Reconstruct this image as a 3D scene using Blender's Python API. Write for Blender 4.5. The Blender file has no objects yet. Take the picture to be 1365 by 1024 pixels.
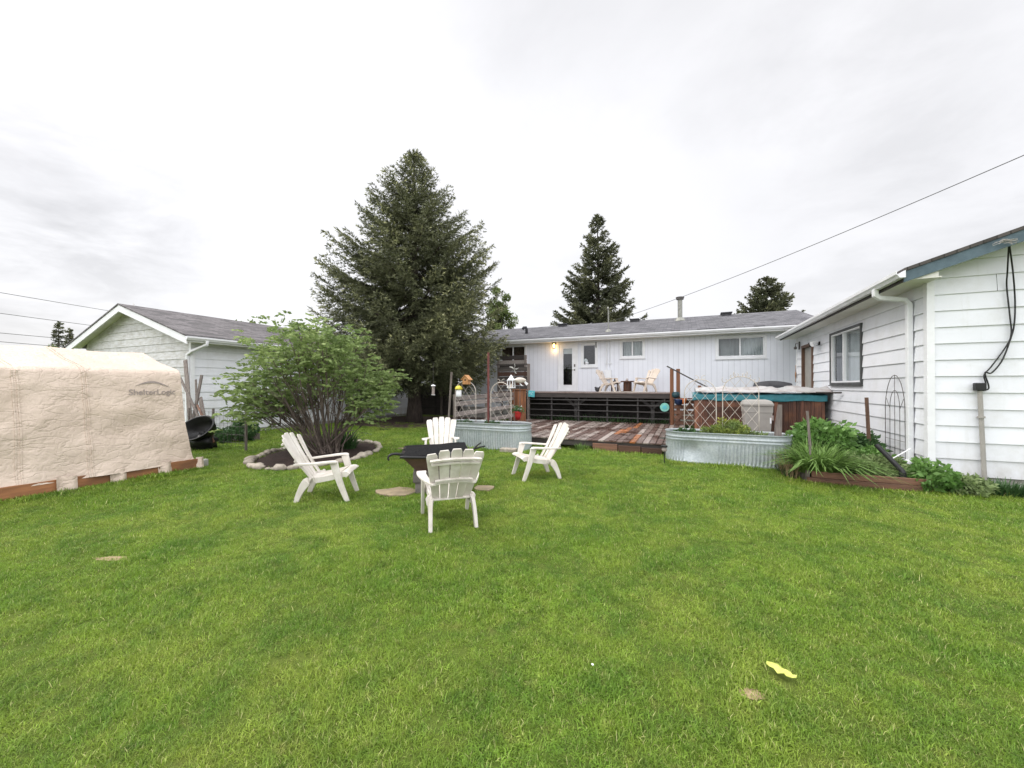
import bpy, math, random
import numpy as np
from mathutils import Vector, Matrix, Euler, noise as mnoise
random.seed(7)
rng = np.random.default_rng(11)
R = math.radians
scene = bpy.context.scene
COL = scene.collection
V3 = Vector

# ------------------------------------------------------------------ camera
TH = R(24.1); PITCH = R(0.335); F = 513.0; H = 1.6
cam = bpy.data.cameras.new('camera')
cam.sensor_width = 36.0; cam.sensor_fit = 'HORIZONTAL'; cam.lens = 36.0 * F / 1365.0
cam.clip_start = 0.05; cam.clip_end = 2000
camo = bpy.data.objects.new('camera', cam); COL.objects.link(camo)
camo.location = (0, 0, H); camo.rotation_euler = (R(90) + PITCH, 0, TH)
scene.camera = camo
CM = camo.rotation_euler.to_matrix()

def ray(px, py):
    """direction of a photo pixel, scaled so that its forward component is one"""
    d = CM @ V3(((px - 682.5) / F, (512 - py) / F, -1.0))
    return d
def gp(px, py, z=0.0):
    d = ray(px, py); t = (z - H) / d.z
    return V3((d.x * t, d.y * t, z))
def onx(px, py, x):
    d = ray(px, py); t = x / d.x
    return V3((x, d.y * t, H + d.z * t))
def ony(px, py, y):
    d = ray(px, py); t = y / d.y
    return V3((d.x * t, y, H + d.z * t))
def dist(px, py, t):
    d = ray(px, py)
    return V3((d.x * t, d.y * t, H + d.z * t))
def hrect(l, t, r, b, y):
    """pixel rectangle -> x0, x1, z0, z1 on the plane y"""
    mx, my = (l + r) / 2, (t + b) / 2
    return ony(l, my, y).x, ony(r, my, y).x, ony(mx, b, y).z, ony(mx, t, y).z
def vrect(l, t, r, b, x):
    mx, my = (l + r) / 2, (t + b) / 2
    a, c = onx(l, my, x).y, onx(r, my, x).y
    return min(a, c), max(a, c), onx(mx, b, x).z, onx(mx, t, x).z

# ------------------------------------------------------------------ materials
def srgb(r, g, b):
    f = lambda c: (c / 255 / 12.92) if c / 255 <= .04045 else ((c / 255 + .055) / 1.055) ** 2.4
    return (f(r), f(g), f(b))
class NT:
    def __init__(s, name):
        s.mat = bpy.data.materials.new(name); s.mat.use_nodes = True
        s.t = s.mat.node_tree; s.t.nodes.clear()
        s.out = s.n('ShaderNodeOutputMaterial')
    def n(s, ty, **kw):
        nd = s.t.nodes.new(ty)
        for k, v in kw.items():
            if k in ('operation', 'blend_type', 'data_type', 'attribute_name', 'attribute_type', 'feature', 'wave_type', 'bands_direction', 'noise_dimensions', 'offset', 'squash', 'offset_frequency', 'distance', 'clamp', 'use_clamp', 'interpolation_type'):
                setattr(nd, k, v)
            else:
                s.set(nd, k, v)
        return nd
    def set(s, nd, k, v):
        inp = nd.inputs[int(k[1:])] if (k[0] == 'i' and k[1:].isdigit()) else nd.inputs[k.replace('_', ' ')]
        if isinstance(v, bpy.types.NodeSocket): s.t.links.new(v, inp)
        elif isinstance(v, bpy.types.Node): s.t.links.new(v.outputs[0], inp)
        else:
            if isinstance(v, (tuple, list)) and len(v) == 3 and inp.type == 'RGBA': v = (*v, 1)
            inp.default_value = v
    def mix(s, a, b, f, bt='MIX'):
        nd = s.n('ShaderNodeMix', data_type='RGBA', blend_type=bt)
        s.set(nd, 'i0', f); s.set(nd, 'i6', a); s.set(nd, 'i7', b)
        return nd.outputs[2]
    def ramp(s, fac, lo, hi, a=0., b=1.):
        nd = s.n('ShaderNodeMapRange'); s.set(nd, 'i0', fac); s.set(nd, 'i1', lo); s.set(nd, 'i2', hi); s.set(nd, 'i3', a); s.set(nd, 'i4', b)
        return nd.outputs[0]
    def math(s, op, a, b=0.):
        nd = s.n('ShaderNodeMath', operation=op); s.set(nd, 'i0', a); s.set(nd, 'i1', b)
        return nd.outputs[0]
    def coord(s, scale=(1, 1, 1), kind='Object', loc=(0, 0, 0)):
        tc = s.n('ShaderNodeTexCoord'); mp = s.n('ShaderNodeMapping')
        s.t.links.new(tc.outputs[kind], mp.inputs[0]); mp.inputs['Scale'].default_value = scale; mp.inputs['Location'].default_value = loc
        return mp.outputs[0]
    def pos(s, scale=(1, 1, 1)):
        g = s.n('ShaderNodeNewGeometry'); mp = s.n('ShaderNodeMapping'); s.t.links.new(g.outputs['Position'], mp.inputs[0]); mp.inputs['Scale'].default_value = scale
        return mp.outputs[0]
    def noise(s, vec, scale, detail=5, rough=.55, dist=0.):
        nd = s.n('ShaderNodeTexNoise'); s.set(nd, 'Vector', vec); s.set(nd, 'Scale', scale); s.set(nd, 'Detail', detail); s.set(nd, 'Roughness', rough); s.set(nd, 'Distortion', dist)
        return nd.outputs[0]
    def tint(s, col, amt):
        at = s.n('ShaderNodeAttribute', attribute_name='tint')
        m = s.math('MULTIPLY_ADD', at.outputs['Fac'], amt); m.node.inputs[2].default_value = 1.0
        cc = s.n('ShaderNodeCombineColor'); [s.set(cc, 'i%d' % i, m) for i in range(3)]
        return s.mix(col, cc.outputs[0], 1.0, 'MULTIPLY')
    def bump(s, h, strength=.3, d=.01):
        nd = s.n('ShaderNodeBump'); s.set(nd, 'Strength', strength); s.set(nd, 'Distance', d); s.set(nd, 'Height', h)
        return nd.outputs[0]
    def bsdf(s, col, rough=.6, metal=0., spec=.4, normal=None, **kw):
        p = s.n('ShaderNodeBsdfPrincipled')
        s.set(p, 'Base_Color', col); s.set(p, 'Roughness', rough); s.set(p, 'Metallic', metal); s.set(p, 'Specular_IOR_Level', spec)
        if normal is not None: s.set(p, 'Normal', normal)
        for k, v in kw.items(): s.set(p, k, v)
        return p
    def done(s, sh):
        s.t.links.new(sh.outputs[0], s.out.inputs[0]); return s.mat

MATS = {}
def mat(name, col, col2=None, rough=.6, scale=6., stretch=(1, 1, 1), lo=.35, hi=.65, tint=.25, bump=0., bscale=60., metal=0., spec=.35, dirt=None, dirt_amt=0., rvar=.1, splash=0.):
    """two-tone procedural surface with grain, plank tint and fine bump"""
    s = NT(name); c = s.coord(stretch)
    if col2 is None: col2 = tuple(x * .8 for x in col)
    n = s.noise(c, scale)
    cl = s.mix(col, col2, s.ramp(n, lo, hi))
    if dirt:
        d = s.ramp(s.noise(s.coord((1, 1, 1), loc=(3, 7, 1)), 2.3, 8, .7), .5, .72, 0, dirt_amt)
        cl = s.mix(cl, dirt, d)
    if splash:      # soil splashed up the foot of a wall
        g = s.n('ShaderNodeNewGeometry'); sp = s.n('ShaderNodeSeparateXYZ'); s.t.links.new(g.outputs['Position'], sp.inputs[0])
        f = s.math('MULTIPLY', s.ramp(sp.outputs[2], .15, .75, 1, 0), s.ramp(s.noise(s.coord((1, 1, .5)), 4, 8, .7), .35, .7))
        cl = s.mix(cl, (.33, .30, .24), s.math('MULTIPLY', f, splash))
        st = s.ramp(s.noise(s.coord((3, 3, .25)), 2.5, 6, .7), .55, .8, 0, .35); cl = s.mix(cl, (.50, .50, .47), st)
    cl = s.tint(cl, tint)
    nm = s.bump(s.noise(c, bscale, 4), bump, .01) if bump else None
    r = s.ramp(s.noise(c, scale * 1.7), .3, .7, max(.02, rough - rvar), min(1, rough + rvar))
    MATS[name] = s.done(s.bsdf(cl, r, metal, spec, nm)); return MATS[name]

mat('resin_white', (.72, .685, .64), (.58, .54, .49), .45, 6, (1, 1, .5), tint=.10, bump=.1, bscale=90, dirt=(.34, .30, .23), dirt_amt=.6, splash=.5)
mat('resin_beige', (.58, .50, .43), (.50, .43, .36), .45, 5, tint=.06, dirt=(.35, .3, .25), dirt_amt=.3)
mat('siding_white', (.73, .745, .785), (.69, .705, .745), .5, 1.6, tint=.06, bump=.10, bscale=25, dirt=(.50, .50, .46), dirt_amt=.35, splash=.6)
mat('siding_weathered', (.62, .62, .63), (.47, .46, .43), .75, 7, (.5, 1, 2.5), .40, .68, .12, .3, 30, dirt=(.22, .21, .19), dirt_amt=.55)
mat('house_panel', (.745, .765, .82), (.705, .725, .785), .55, .9, tint=.13, bump=.12, bscale=35, dirt=(.55, .56, .60), dirt_amt=.22)
mat('white_trim', (.77, .78, .80), (.70, .71, .73), .4, 3, tint=.05, dirt=(.5, .5, .48), dirt_amt=.25)
mat('soffit', (.74, .73, .68), (.66, .65, .60), .6, 2, tint=.06)
mat('blue_fascia', (.09, .135, .16), (.065, .10, .12), .6, 4, (2, 2, 2), tint=.1, bump=.2)
mat('concrete', (.42, .41, .385), (.30, .29, .265), .85, 7, bump=.4, bscale=40, dirt=(.2, .19, .16), dirt_amt=.5)
mat('dark_frame', (.075, .08, .08), (.05, .05, .05), .5, 4)
mat('black_plastic', (.012, .012, .013), (.02, .02, .02), .45, 6)
mat('black_mesh', (.009, .009, .010), (.018, .018, .018), .95, 40, bump=.4, bscale=250, spec=.1, rvar=.03)
mat('brown_metal', (.16, .095, .08), (.11, .068, .06), .55, 7, bump=.15, dirt=(.12, .07, .05), dirt_amt=.5)
mat('grey_block', (.17, .15, .14), (.11, .10, .09), .9, 9, bump=.5, bscale=50)
mat('cedar', (.22, .095, .045), (.12, .055, .03), .6, 5, (5, 5, .5), tint=.45, bump=.35, bscale=30, spec=.25)
mat('cedar_dark', (.105, .045, .028), (.05, .025, .018), .55, 5, (6, 6, .4), tint=.5, bump=.35, bscale=30, dirt=(.24, .10, .04), dirt_amt=.55)
mat('cedar_flat', (.19, .095, .058), (.11, .06, .042), .65, 5, (.5, 6, 6), tint=.35, bump=.35, bscale=30)
mat('grey_wood', (.25, .225, .205), (.15, .13, .12), .8, 5, (5, .5, 5), tint=.35, bump=.35, bscale=30)
mat('grey_wood_up', (.22, .19, .17), (.12, .10, .09), .85, 5, (6, 6, .6), tint=.35, bump=.4, bscale=30)
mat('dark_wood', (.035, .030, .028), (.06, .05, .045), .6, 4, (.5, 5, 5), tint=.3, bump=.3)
mat('slat_wood', (.062, .058, .056), (.035, .032, .03), .5, 4, (.5, 5, 5), tint=.25, bump=.3)
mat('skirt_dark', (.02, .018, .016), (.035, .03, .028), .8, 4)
mat('board_orange', (.30, .135, .06), (.19, .085, .04), .7, 5, (3, .6, 3), tint=.4, bump=.35, bscale=30, dirt=(.10, .055, .035), dirt_amt=.5)
mat('red_pole', (.16, .05, .045), (.11, .035, .03), .6, 5, tint=.1)
mat('red_paint', (.42, .03, .03), (.3, .02, .02), .4, 5)
mat('aqua', (.12, .50, .55), (.10, .42, .47), .5, 8)
mat('mint', (.22, .52, .44), (.16, .42, .36), .45, 12)
mat('teal_tarp', (.05, .23, .27), (.035, .16, .19), .5, 6, bump=.3, bscale=14)
mat('pale_tarp', (.43, .42, .415), (.34, .30, .29), .6, 3.5, (1, 2.5, 1), .48, .62, bump=.6, bscale=9, dirt=(.2, .25, .25), dirt_amt=.6)
mat('grey_cover', (.055, .055, .06), (.035, .035, .04), .7, 6, bump=.2)
mat('taupe_plastic', (.33, .315, .29), (.28, .265, .245), .5, 4, tint=.1)
mat('soil', (.045, .026, .020), (.02, .012, .01), .95, 14, bump=1., bscale=60)
mat('dirt', (.10, .065, .05), (.055, .037, .03), .95, 5, bump=.8, bscale=50)
mat('stone_pale', (.42, .37, .31), (.24, .21, .17), .85, 9, tint=.3, bump=.5, bscale=22)
mat('slab_stone', (.33, .26, .17), (.22, .18, .12), .9, 5, bump=.4, bscale=30)
mat('bark', (.075, .058, .05), (.035, .028, .024), .95, 8, (3, 3, .6), bump=1., bscale=22)
mat('stem_bark', (.17, .135, .115), (.09, .07, .06), .9, 8, (2, 2, 1), tint=.3, bump=.4)
mat('cream_metal', (.60, .55, .50), (.45, .40, .35), .5, 12, dirt=(.3, .2, .14), dirt_amt=.4)
mat('dark_wire', (.14, .13, .125), (.09, .085, .08), .6, 12)
mat('grey_cable', (.12, .12, .125), (.10, .10, .10), .7, 5)
mat('chimney_metal', (.30, .30, .27), (.22, .22, .20), .5, 6, metal=.3)
mat('orange_wood', (.50, .26, .11), (.40, .2, .08), .6, 8)
mat('yellow_plastic', (.70, .60, .08), (.60, .5, .05), .4, 8)
mat('yellow_scrap', (.56, .60, .14), (.46, .50, .11), .45, 20)
mat('blue_glaze', (.012, .03, .09), (.01, .02, .05), .2, 8)
mat('orange_glaze', (.65, .2, .05), (.5, .15, .04), .35, 8)
mat('dark_teal', (.025, .07, .08), (.02, .05, .06), .3, 8)
mat('curtain', (.55, .57, .58), (.47, .49, .50), .8, 3, tint=.15)
mat('curtain_brown', (.10, .055, .04), (.06, .035, .028), .9, 4)
mat('room_dark', (.03, .028, .026), (.02, .018, .018), .9, 3)
mat('door_brown', (.15, .085, .055), (.09, .05, .035), .6, 5, (4, 4, .5))
mat('straw', (.38, .28, .17), (.26, .19, .11), .95, 30, bump=.6, bscale=90)
mat('fiber_mat', (.55, .52, .46), (.45, .42, .38), .9, 20)
mat('printed_grey', (.25, .21, .195), (.32, .27, .25), .7, 30)
mat('terracotta', (.35, .2, .13), (.3, .17, .1), .8, 8)

def m_canvas():
    s = NT('canvas'); c = s.coord((1, 1, 1))
    n1 = s.noise(s.coord((.35, 1.0, 1.2)), 1.2, 5, .6, .3)
    cl = s.mix((.60, .495, .415), (.54, .44, .365), s.ramp(n1, .35, .65))
    cl = s.mix(cl, (.45, .36, .27), s.ramp(s.noise(c, 1.1, 8, .7), .55, .75, 0, .4))
    w1 = s.noise(s.coord((1, 1.0, 1.5)), 2.1, 2, .4, .35); w2 = s.noise(s.coord((1, 1.4, 1.2)), 6.5, 3, .5, .5)
    r1 = s.math('ABSOLUTE', s.math('SUBTRACT', w1, .5)); r2 = s.math('ABSOLUTE', s.math('SUBTRACT', w2, .5))
    h = s.math('ADD', s.math('MULTIPLY', s.ramp(r1, 0, .16), .8), s.math('MULTIPLY', s.ramp(r2, 0, .14), .38))
    fine = s.noise(s.coord((1, 1, 1)), 14, 4)
    h = s.math('ADD', h, s.math('MULTIPLY', fine, .12))
    r3 = s.math('ABSOLUTE', s.math('SUBTRACT', s.noise(s.coord((1, .8, 2.2)), 3.4, 2, .4, .2), .5)); h = s.math('SUBTRACT', h, s.math('MULTIPLY', s.ramp(r3, 0, .035, 1, 0), .55))
    MATS['canvas'] = s.done(s.bsdf(cl, .55, 0, .3, s.bump(h, .40, .03)))
def m_galv():
    s = NT('galvanised'); c = s.coord()
    vo = s.n('ShaderNodeTexVoronoi'); s.set(vo, 'Vector', c); s.set(vo, 'Scale', 38.)
    cl = s.mix((.30, .34, .355), (.42, .46, .475), vo.outputs['Color'])
    cl = s.mix(cl, (.56, .59, .58), s.ramp(s.noise(s.coord((1, 1, .6)), 3.2, 7, .7), .52, .75, 0, .7))
    cl = s.mix(cl, (.24, .22, .18), s.ramp(s.noise(s.coord((1, 1, 1), loc=(4, 1, 2)), 2.1, 8, .7), .57, .8, 0, .5))
    cl = s.tint(cl, .2)
    r = s.ramp(s.noise(c, 9), .3, .7, .38, .6)
    MATS['galvanised'] = s.done(s.bsdf(cl, r, .3, .5))
def m_shingle(name, along, across, col, col2, row=.14, width=.32, bumps=.6):
    s = NT(name)
    g = s.n('ShaderNodeTexCoord'); sp = s.n('ShaderNodeSeparateXYZ'); s.t.links.new(g.outputs['Object'], sp.inputs[0])
    cb = s.n('ShaderNodeCombineXYZ'); s.t.links.new(sp.outputs[along], cb.inputs[0]); s.t.links.new(sp.outputs[across], cb.inputs[1])
    br = s.n('ShaderNodeTexBrick', offset=.37); s.set(br, 'Vector', cb.outputs[0]); s.set(br, 'Scale', 1.)
    s.set(br, 'Color1', (0, 0, 0)); s.set(br, 'Color2', (1, 1, 1)); s.set(br, 'Mortar', (.2, .2, .2)); s.set(br, 'Mortar Size', .008); s.set(br, 'Brick Width', width); s.set(br, 'Row Height', row); s.set(br, 'Bias', 0.)
    cl = s.mix(col, col2, br.outputs['Color'])
    cl = s.mix(cl, tuple(x * .55 for x in col), s.math('MULTIPLY', br.outputs['Fac'], .8))
    cl = s.mix(cl, tuple(x * .6 for x in col), s.ramp(s.noise(s.coord(), 1.2, 7, .7), .45, .75, 0, .45))
    cl = s.mix(cl, tuple(min(1, x * 1.7) for x in col), s.ramp(s.noise(s.coord(), 120, 2), .6, .75, 0, .5))
    # every row rises towards its lower edge
    saw = s.math('FRACT', s.math('DIVIDE', sp.outputs[across], row))
    h = s.math('ADD', s.math('MULTIPLY', saw, -.6), s.math('ADD', s.math('MULTIPLY', br.outputs['Color'], .5), s.math('MULTIPLY', s.noise(s.coord(), 90, 2), .3)))
    MATS[name] = s.done(s.bsdf(cl, .9, 0, .2, s.bump(h, bumps, .02)))
def m_glass():
    s = NT('window_glass')
    tr = s.n('ShaderNodeBsdfTransparent', Color=(.80, .84, .84)); gl = s.n('ShaderNodeBsdfGlossy', Color=(.9, .92, .95), Roughness=.02)
    lw = s.n('ShaderNodeLayerWeight', Blend=.25)
    mx = s.n('ShaderNodeMixShader'); s.set(mx, 'i0', s.ramp(lw.outputs['Facing'], 0, 1, .05, .7)); s.set(mx, 'i1', tr); s.set(mx, 'i2', gl)
    MATS['window_glass'] = s.done(mx)
def m_foliage(name, col, col2, tip, pscale=1.2, rough=.55, trans=.3, tintamt=.45):
    """two greens by clump, paler new growth where tint is high, some light through the leaf"""
    s = NT(name); p = s.pos()
    cl = s.mix(col, col2, s.ramp(s.noise(p, pscale, 4), .35, .65))
    at = s.n('ShaderNodeAttribute', attribute_name='tint')
    cl = s.mix(cl, tip, s.ramp(at.outputs['Fac'], .35, 1.0, 0, .85))
    cl = s.tint(cl, tintamt)
    pr = s.bsdf(cl, rough, 0, .3)
    t = s.n('ShaderNodeBsdfTranslucent'); s.set(t, 'Color', cl)
    mx = s.n('ShaderNodeMixShader'); s.set(mx, 'i0', trans); s.set(mx, 'i1', pr); s.set(mx, 'i2', t)
    MATS[name] = s.done(mx)
def grass_colour(s):
    p = s.pos((1, 1, 0))
    a = s.ramp(s.noise(p, .55, 5, .6), .38, .62); b = s.ramp(s.noise(p, 1.9, 6, .7, .4), .42, .62)
    c = s.ramp(s.noise(p, 9., 4, .6), .55, .78)
    cl = s.mix(GRASS1, GRASS2, a)
    cl = s.mix(cl, GRASS3, s.math('MULTIPLY', b, .75))
    cl = s.mix(cl, (.34, .32, .10), s.math('MULTIPLY', c, .5))
    return s.mix(cl, (.055, .13, .016), s.math('MULTIPLY', s.ramp(s.noise(p, 5.5, 5, .7, .6), .56, .72), .6))
GRASS1 = (.172, .282, .028); GRASS2 = (.258, .342, .050); GRASS3 = (.094, .200, .022)
def m_grass():
    s = NT('grass_blades')
    cl = grass_colour(s)
    oi = s.n('ShaderNodeObjectInfo')
    at = s.n('ShaderNodeAttribute', attribute_name='tint')
    cl = s.mix(cl, (.42, .38, .19), s.ramp(at.outputs['Fac'], .84, .9, 0, .75))
    v = s.math('ADD', s.ramp(oi.outputs['Random'], 0, 1, .8, 1.2), s.math('MULTIPLY', at.outputs['Fac'], .55))
    cc = s.n('ShaderNodeCombineColor'); [s.set(cc, 'i%d' % i, v) for i in range(3)]
    cl = s.mix(cl, cc.outputs[0], 1., 'MULTIPLY')
    pr = s.bsdf(cl, .5, 0, .35); t = s.n('ShaderNodeBsdfTranslucent'); s.set(t, 'Color', cl)
    mx = s.n('ShaderNodeMixShader'); s.set(mx, 'i0', .35); s.set(mx, 'i1', pr); s.set(mx, 'i2', t)
    MATS['grass_blades'] = s.done(mx)
    s = NT('turf'); cl = grass_colour(s)
    cl = s.mix(cl, (.055, .065, .02), .7)
    MATS['turf'] = s.done(s.bsdf(cl, .95, 0, .1, s.bump(s.noise(s.pos(), 60, 4), .8, .03)))
def m_deck():
    s = NT('wet_deck'); c = s.coord((9, .7, 1))
    n = s.noise(c, 2.2, 6, .6)
    at = s.n('ShaderNodeAttribute', attribute_name='tint')
    # boards: stained brown, silvered, a few new orange ones
    a = s.mix((.10, .058, .046), (.33, .28, .25), s.ramp(at.outputs['Fac'], -.9, .9))
    a = s.mix(a, (.30, .115, .045), s.ramp(at.outputs['Fac'], 1.4, 1.5))
    cl = s.mix(a, (.35, .31, .29), s.ramp(s.noise(s.coord((2.2, .9, 1)), 1.6, 6, .7), .52, .70, 0, .4))
    cl = s.mix(cl, (.05, .03, .025), s.ramp(n, .5, .8, 0, .5))
    r = s.ramp(s.noise(s.coord((1, 1, 1)), 2.2, 5), .4, .62, .16, .6)
    MATS['wet_deck'] = s.done(s.bsdf(cl, r, 0, .5, s.bump(s.noise(c, 9, 4), .25, .01)))
def m_lamp():
    s = NT('lit_lamp'); e = s.n('ShaderNodeEmission', Color=(1, .62, .22), Strength=9.); MATS['lit_lamp'] = s.done(e)
m_canvas(); m_galv(); m_glass(); m_grass(); m_deck(); m_lamp()
m_shingle('shingle_house', 0, 1, (.085, .085, .092), (.185, .182, .195))
m_shingle('shingle_shed', 1, 0, (.10, .095, .097), (.205, .19, .195))
m_shingle('shingle_garage', 1, 0, (.06, .055, .05), (.10, .09, .085))
m_foliage('spruce_needles', (.10, .112, .060), (.135, .145, .075), (.34, .34, .17), .7, trans=.2, tintamt=.55)
m_foliage('spruce_far', (.08, .09, .052), (.115, .12, .066), (.17, .17, .085), .5, trans=.2)
m_foliage('shrub_leaves', (.15, .22, .07), (.21, .28, .095), (.38, .44, .20), 1.6, trans=.35, tintamt=.45)
m_foliage('pale_leaves', (.14, .19, .06), (.18, .23, .08), (.3, .34, .15), 1.2, trans=.35)
m_foliage('peony_leaves', (.095, .20, .045), (.14, .26, .065), (.30, .44, .17), 3, rough=.4, trans=.3)
m_foliage('dark_leaves', (.045, .10, .035), (.065, .13, .045), (.13, .21, .09), 3, rough=.5, trans=.3)
m_foliage('lily_leaves', (.13, .23, .055), (.18, .29, .075), (.27, .38, .13), 3, trans=.35)
m_foliage('pale_cover', (.17, .235, .09), (.22, .29, .12), (.36, .42, .22), 4, trans=.35)
m_foliage('sedum_leaves', (.22, .27, .05), (.17, .24, .08), (.50, .46, .07), 5, trans=.3)

# ------------------------------------------------------------------ mesh builder
class MB:
    def __init__(s):
        s.v = []; s.f = []; s.t = []; s.tint = 0.
    def add(s, vs, fs):
        o = len(s.v); s.v.extend([tuple(p) for p in vs])
        for f in fs: s.f.append(tuple(i + o for i in f)); s.t.append(s.tint)
        return s
    def box(s, a, b):
        """min corner, max corner"""
        x0, y0, z0 = a; x1, y1, z1 = b
        return s.add([(x0, y0, z0), (x1, y0, z0), (x1, y1, z0), (x0, y1, z0), (x0, y0, z1), (x1, y0, z1), (x1, y1, z1), (x0, y1, z1)],
                     [(0, 3, 2, 1), (4, 5, 6, 7), (0, 1, 5, 4), (1, 2, 6, 5), (2, 3, 7, 6), (3, 0, 4, 7)])
    def obox(s, c, size, rot=(0, 0, 0)):
        m = Matrix.Translation(V3(c)) @ Euler(rot).to_matrix().to_4x4()
        o = len(s.v); n = len(s.f)
        s.box(tuple(-k / 2 for k in size), tuple(k / 2 for k in size))
        for i in range(o, len(s.v)): s.v[i] = tuple(m @ V3(s.v[i]))
        return s
    def sweep(s, path, side, ws, th, cap=True):
        """rectangular section along a path; side = width axis, th = thickness (number or list)"""
        path = [V3(p) for p in path]; n = len(path); vs = []; fs = []
        if not isinstance(ws, (list, tuple)): ws = [ws] * n
        if not isinstance(th, (list, tuple)): th = [th] * n
        for i, p in enumerate(path):
            t = (path[min(i + 1, n - 1)] - path[max(i - 1, 0)]).normalized()
            sd = V3(side[i] if isinstance(side, list) else side); sd = (sd - t * sd.dot(t)).normalized(); nn = t.cross(sd)
            for a, b in ((-1, -1), (1, -1), (1, 1), (-1, 1)): vs.append(p + sd * (a * ws[i] / 2) + nn * (b * th[i] / 2))
        for i in range(n - 1):
            for k in range(4):
                j = (k + 1) % 4; fs.append((i * 4 + k, i * 4 + j, i * 4 + 4 + j, i * 4 + 4 + k))
        fs.append((3, 2, 1, 0)); e = (n - 1) * 4; fs.append((e, e + 1, e + 2, e + 3))
        return s.add(vs, fs)
    def tube(s, path, r, n=8, closed=False):
        path = [V3(p) for p in path]; m = len(path); vs = []; fs = []
        if not isinstance(r, (list, tuple)): r = [r] * m
        ref = None
        for i, p in enumerate(path):
            a = path[(i - 1) % m] if closed else path[max(i - 1, 0)]; b = path[(i + 1) % m] if closed else path[min(i + 1, m - 1)]
            t = (b - a).normalized()
            if ref is None or abs(t.dot(ref)) > .95:
                ref = V3((0, 0, 1)) if abs(t.z) < .9 else V3((1, 0, 0))
            u = (ref - t * ref.dot(t)).normalized(); w = t.cross(u); ref = u
            for k in range(n):
                q = 2 * math.pi * k / n; vs.append(p + u * (math.cos(q) * r[i]) + w * (math.sin(q) * r[i]))
        for i in range(m if closed else m - 1):
            i2 = (i + 1) % m
            for k in range(n):
                j = (k + 1) % n; fs.append((i * n + k, i * n + j, i2 * n + j, i2 * n + k))
        if not closed:
            fs.append(tuple(range(n - 1, -1, -1))); fs.append(tuple((m - 1) * n + k for k in range(n)))
        return s.add(vs, fs)
    def lathe(s, prof, c=(0, 0, 0), n=20, sx=1., sy=1.):
        """profile of (radius, z) turned about the vertical axis"""
        vs = []; fs = []
        for r, z in prof:
            for k in range(n):
                q = 2 * math.pi * k / n; vs.append((c[0] + math.cos(q) * r * sx, c[1] + math.sin(q) * r * sy, c[2] + z))
        for i in range(len(prof) - 1):
            for k in range(n):
                j = (k + 1) % n; fs.append((i * n + k, i * n + j, i * n + n + j, i * n + n + k))
        fs.append(tuple(range(n - 1, -1, -1))); fs.append(tuple((len(prof) - 1) * n + k for k in range(n)))
        return s.add(vs, fs)
    def prism(s, poly, ext):
        """polygon (list of 3-D points) pushed along a vector"""
        n = len(poly); e = V3(ext); vs = [V3(p) for p in poly] + [V3(p) + e for p in poly]
        fs = [tuple(range(n - 1, -1, -1)), tuple(range(n, 2 * n))] + [(i, (i + 1) % n, n + (i + 1) % n, n + i) for i in range(n)]
        return s.add(vs, fs)
    def blob(s, c, r, seed=0, amp=.2, n=10, m=7, fs_=1.6, squash=1.):
        vs = []; fs = []
        for i in range(m + 1):
            ph = math.pi * i / m
            for k in range(n):
                q = 2 * math.pi * k / n; d = V3((math.sin(ph) * math.cos(q), math.sin(ph) * math.sin(q), math.cos(ph)))
                w = 1 + amp * mnoise.noise(d * fs_ + V3((seed * 7.1, seed * 3.3, seed)))
                vs.append((c[0] + d.x * r[0] * w, c[1] + d.y * r[1] * w, c[2] + d.z * r[2] * w))
        for i in range(m):
            for k in range(n):
                j = (k + 1) % n; fs.append((i * n + k, i * n + n + k, i * n + n + j, i * n + j))
        return s.add(vs, fs)
    def grid(s, fn, nu, nv, close=False):
        vs = [fn(i / nu, j / nv) for i in range(nu + 1) for j in range(nv + 1)]
        return s.add(vs, [(i * (nv + 1) + j, (i + 1) * (nv + 1) + j, (i + 1) * (nv + 1) + j + 1, i * (nv + 1) + j + 1) for i in range(nu) for j in range(nv)])
    def build(s, name, m, parent=None, smooth=False, bevel=0., world=False, solid=0., flip=False):
        me = bpy.data.meshes.new(name)
        vs = s.v
        if world and parent is not None:
            r = parent
            while r.parent: r = r.parent
            o = r.location; vs = [(a - o.x, b - o.y, c - o.z) for a, b, c in vs]
        me.from_pydata(vs, [], s.f)
        me.attributes.new('tint', 'FLOAT', 'FACE').data.foreach_set('value', s.t)
        me.materials.append(MATS[m] if isinstance(m, str) else m)
        if smooth: me.shade_smooth()
        return link(name, me, parent, bevel, solid)
def link(name, me, parent=None, bevel=0., solid=0.):
    o = bpy.data.objects.new(name, me); COL.objects.link(o)
    if parent is not None: o.parent = parent
    if solid:
        md = o.modifiers.new('thickness', 'SOLIDIFY'); md.thickness = solid; md.offset = 0
    if bevel:
        md = o.modifiers.new('edge', 'BEVEL'); md.width = bevel; md.segments = 2; md.limit_method = 'ANGLE'; md.angle_limit = R(40)
    return o
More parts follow.
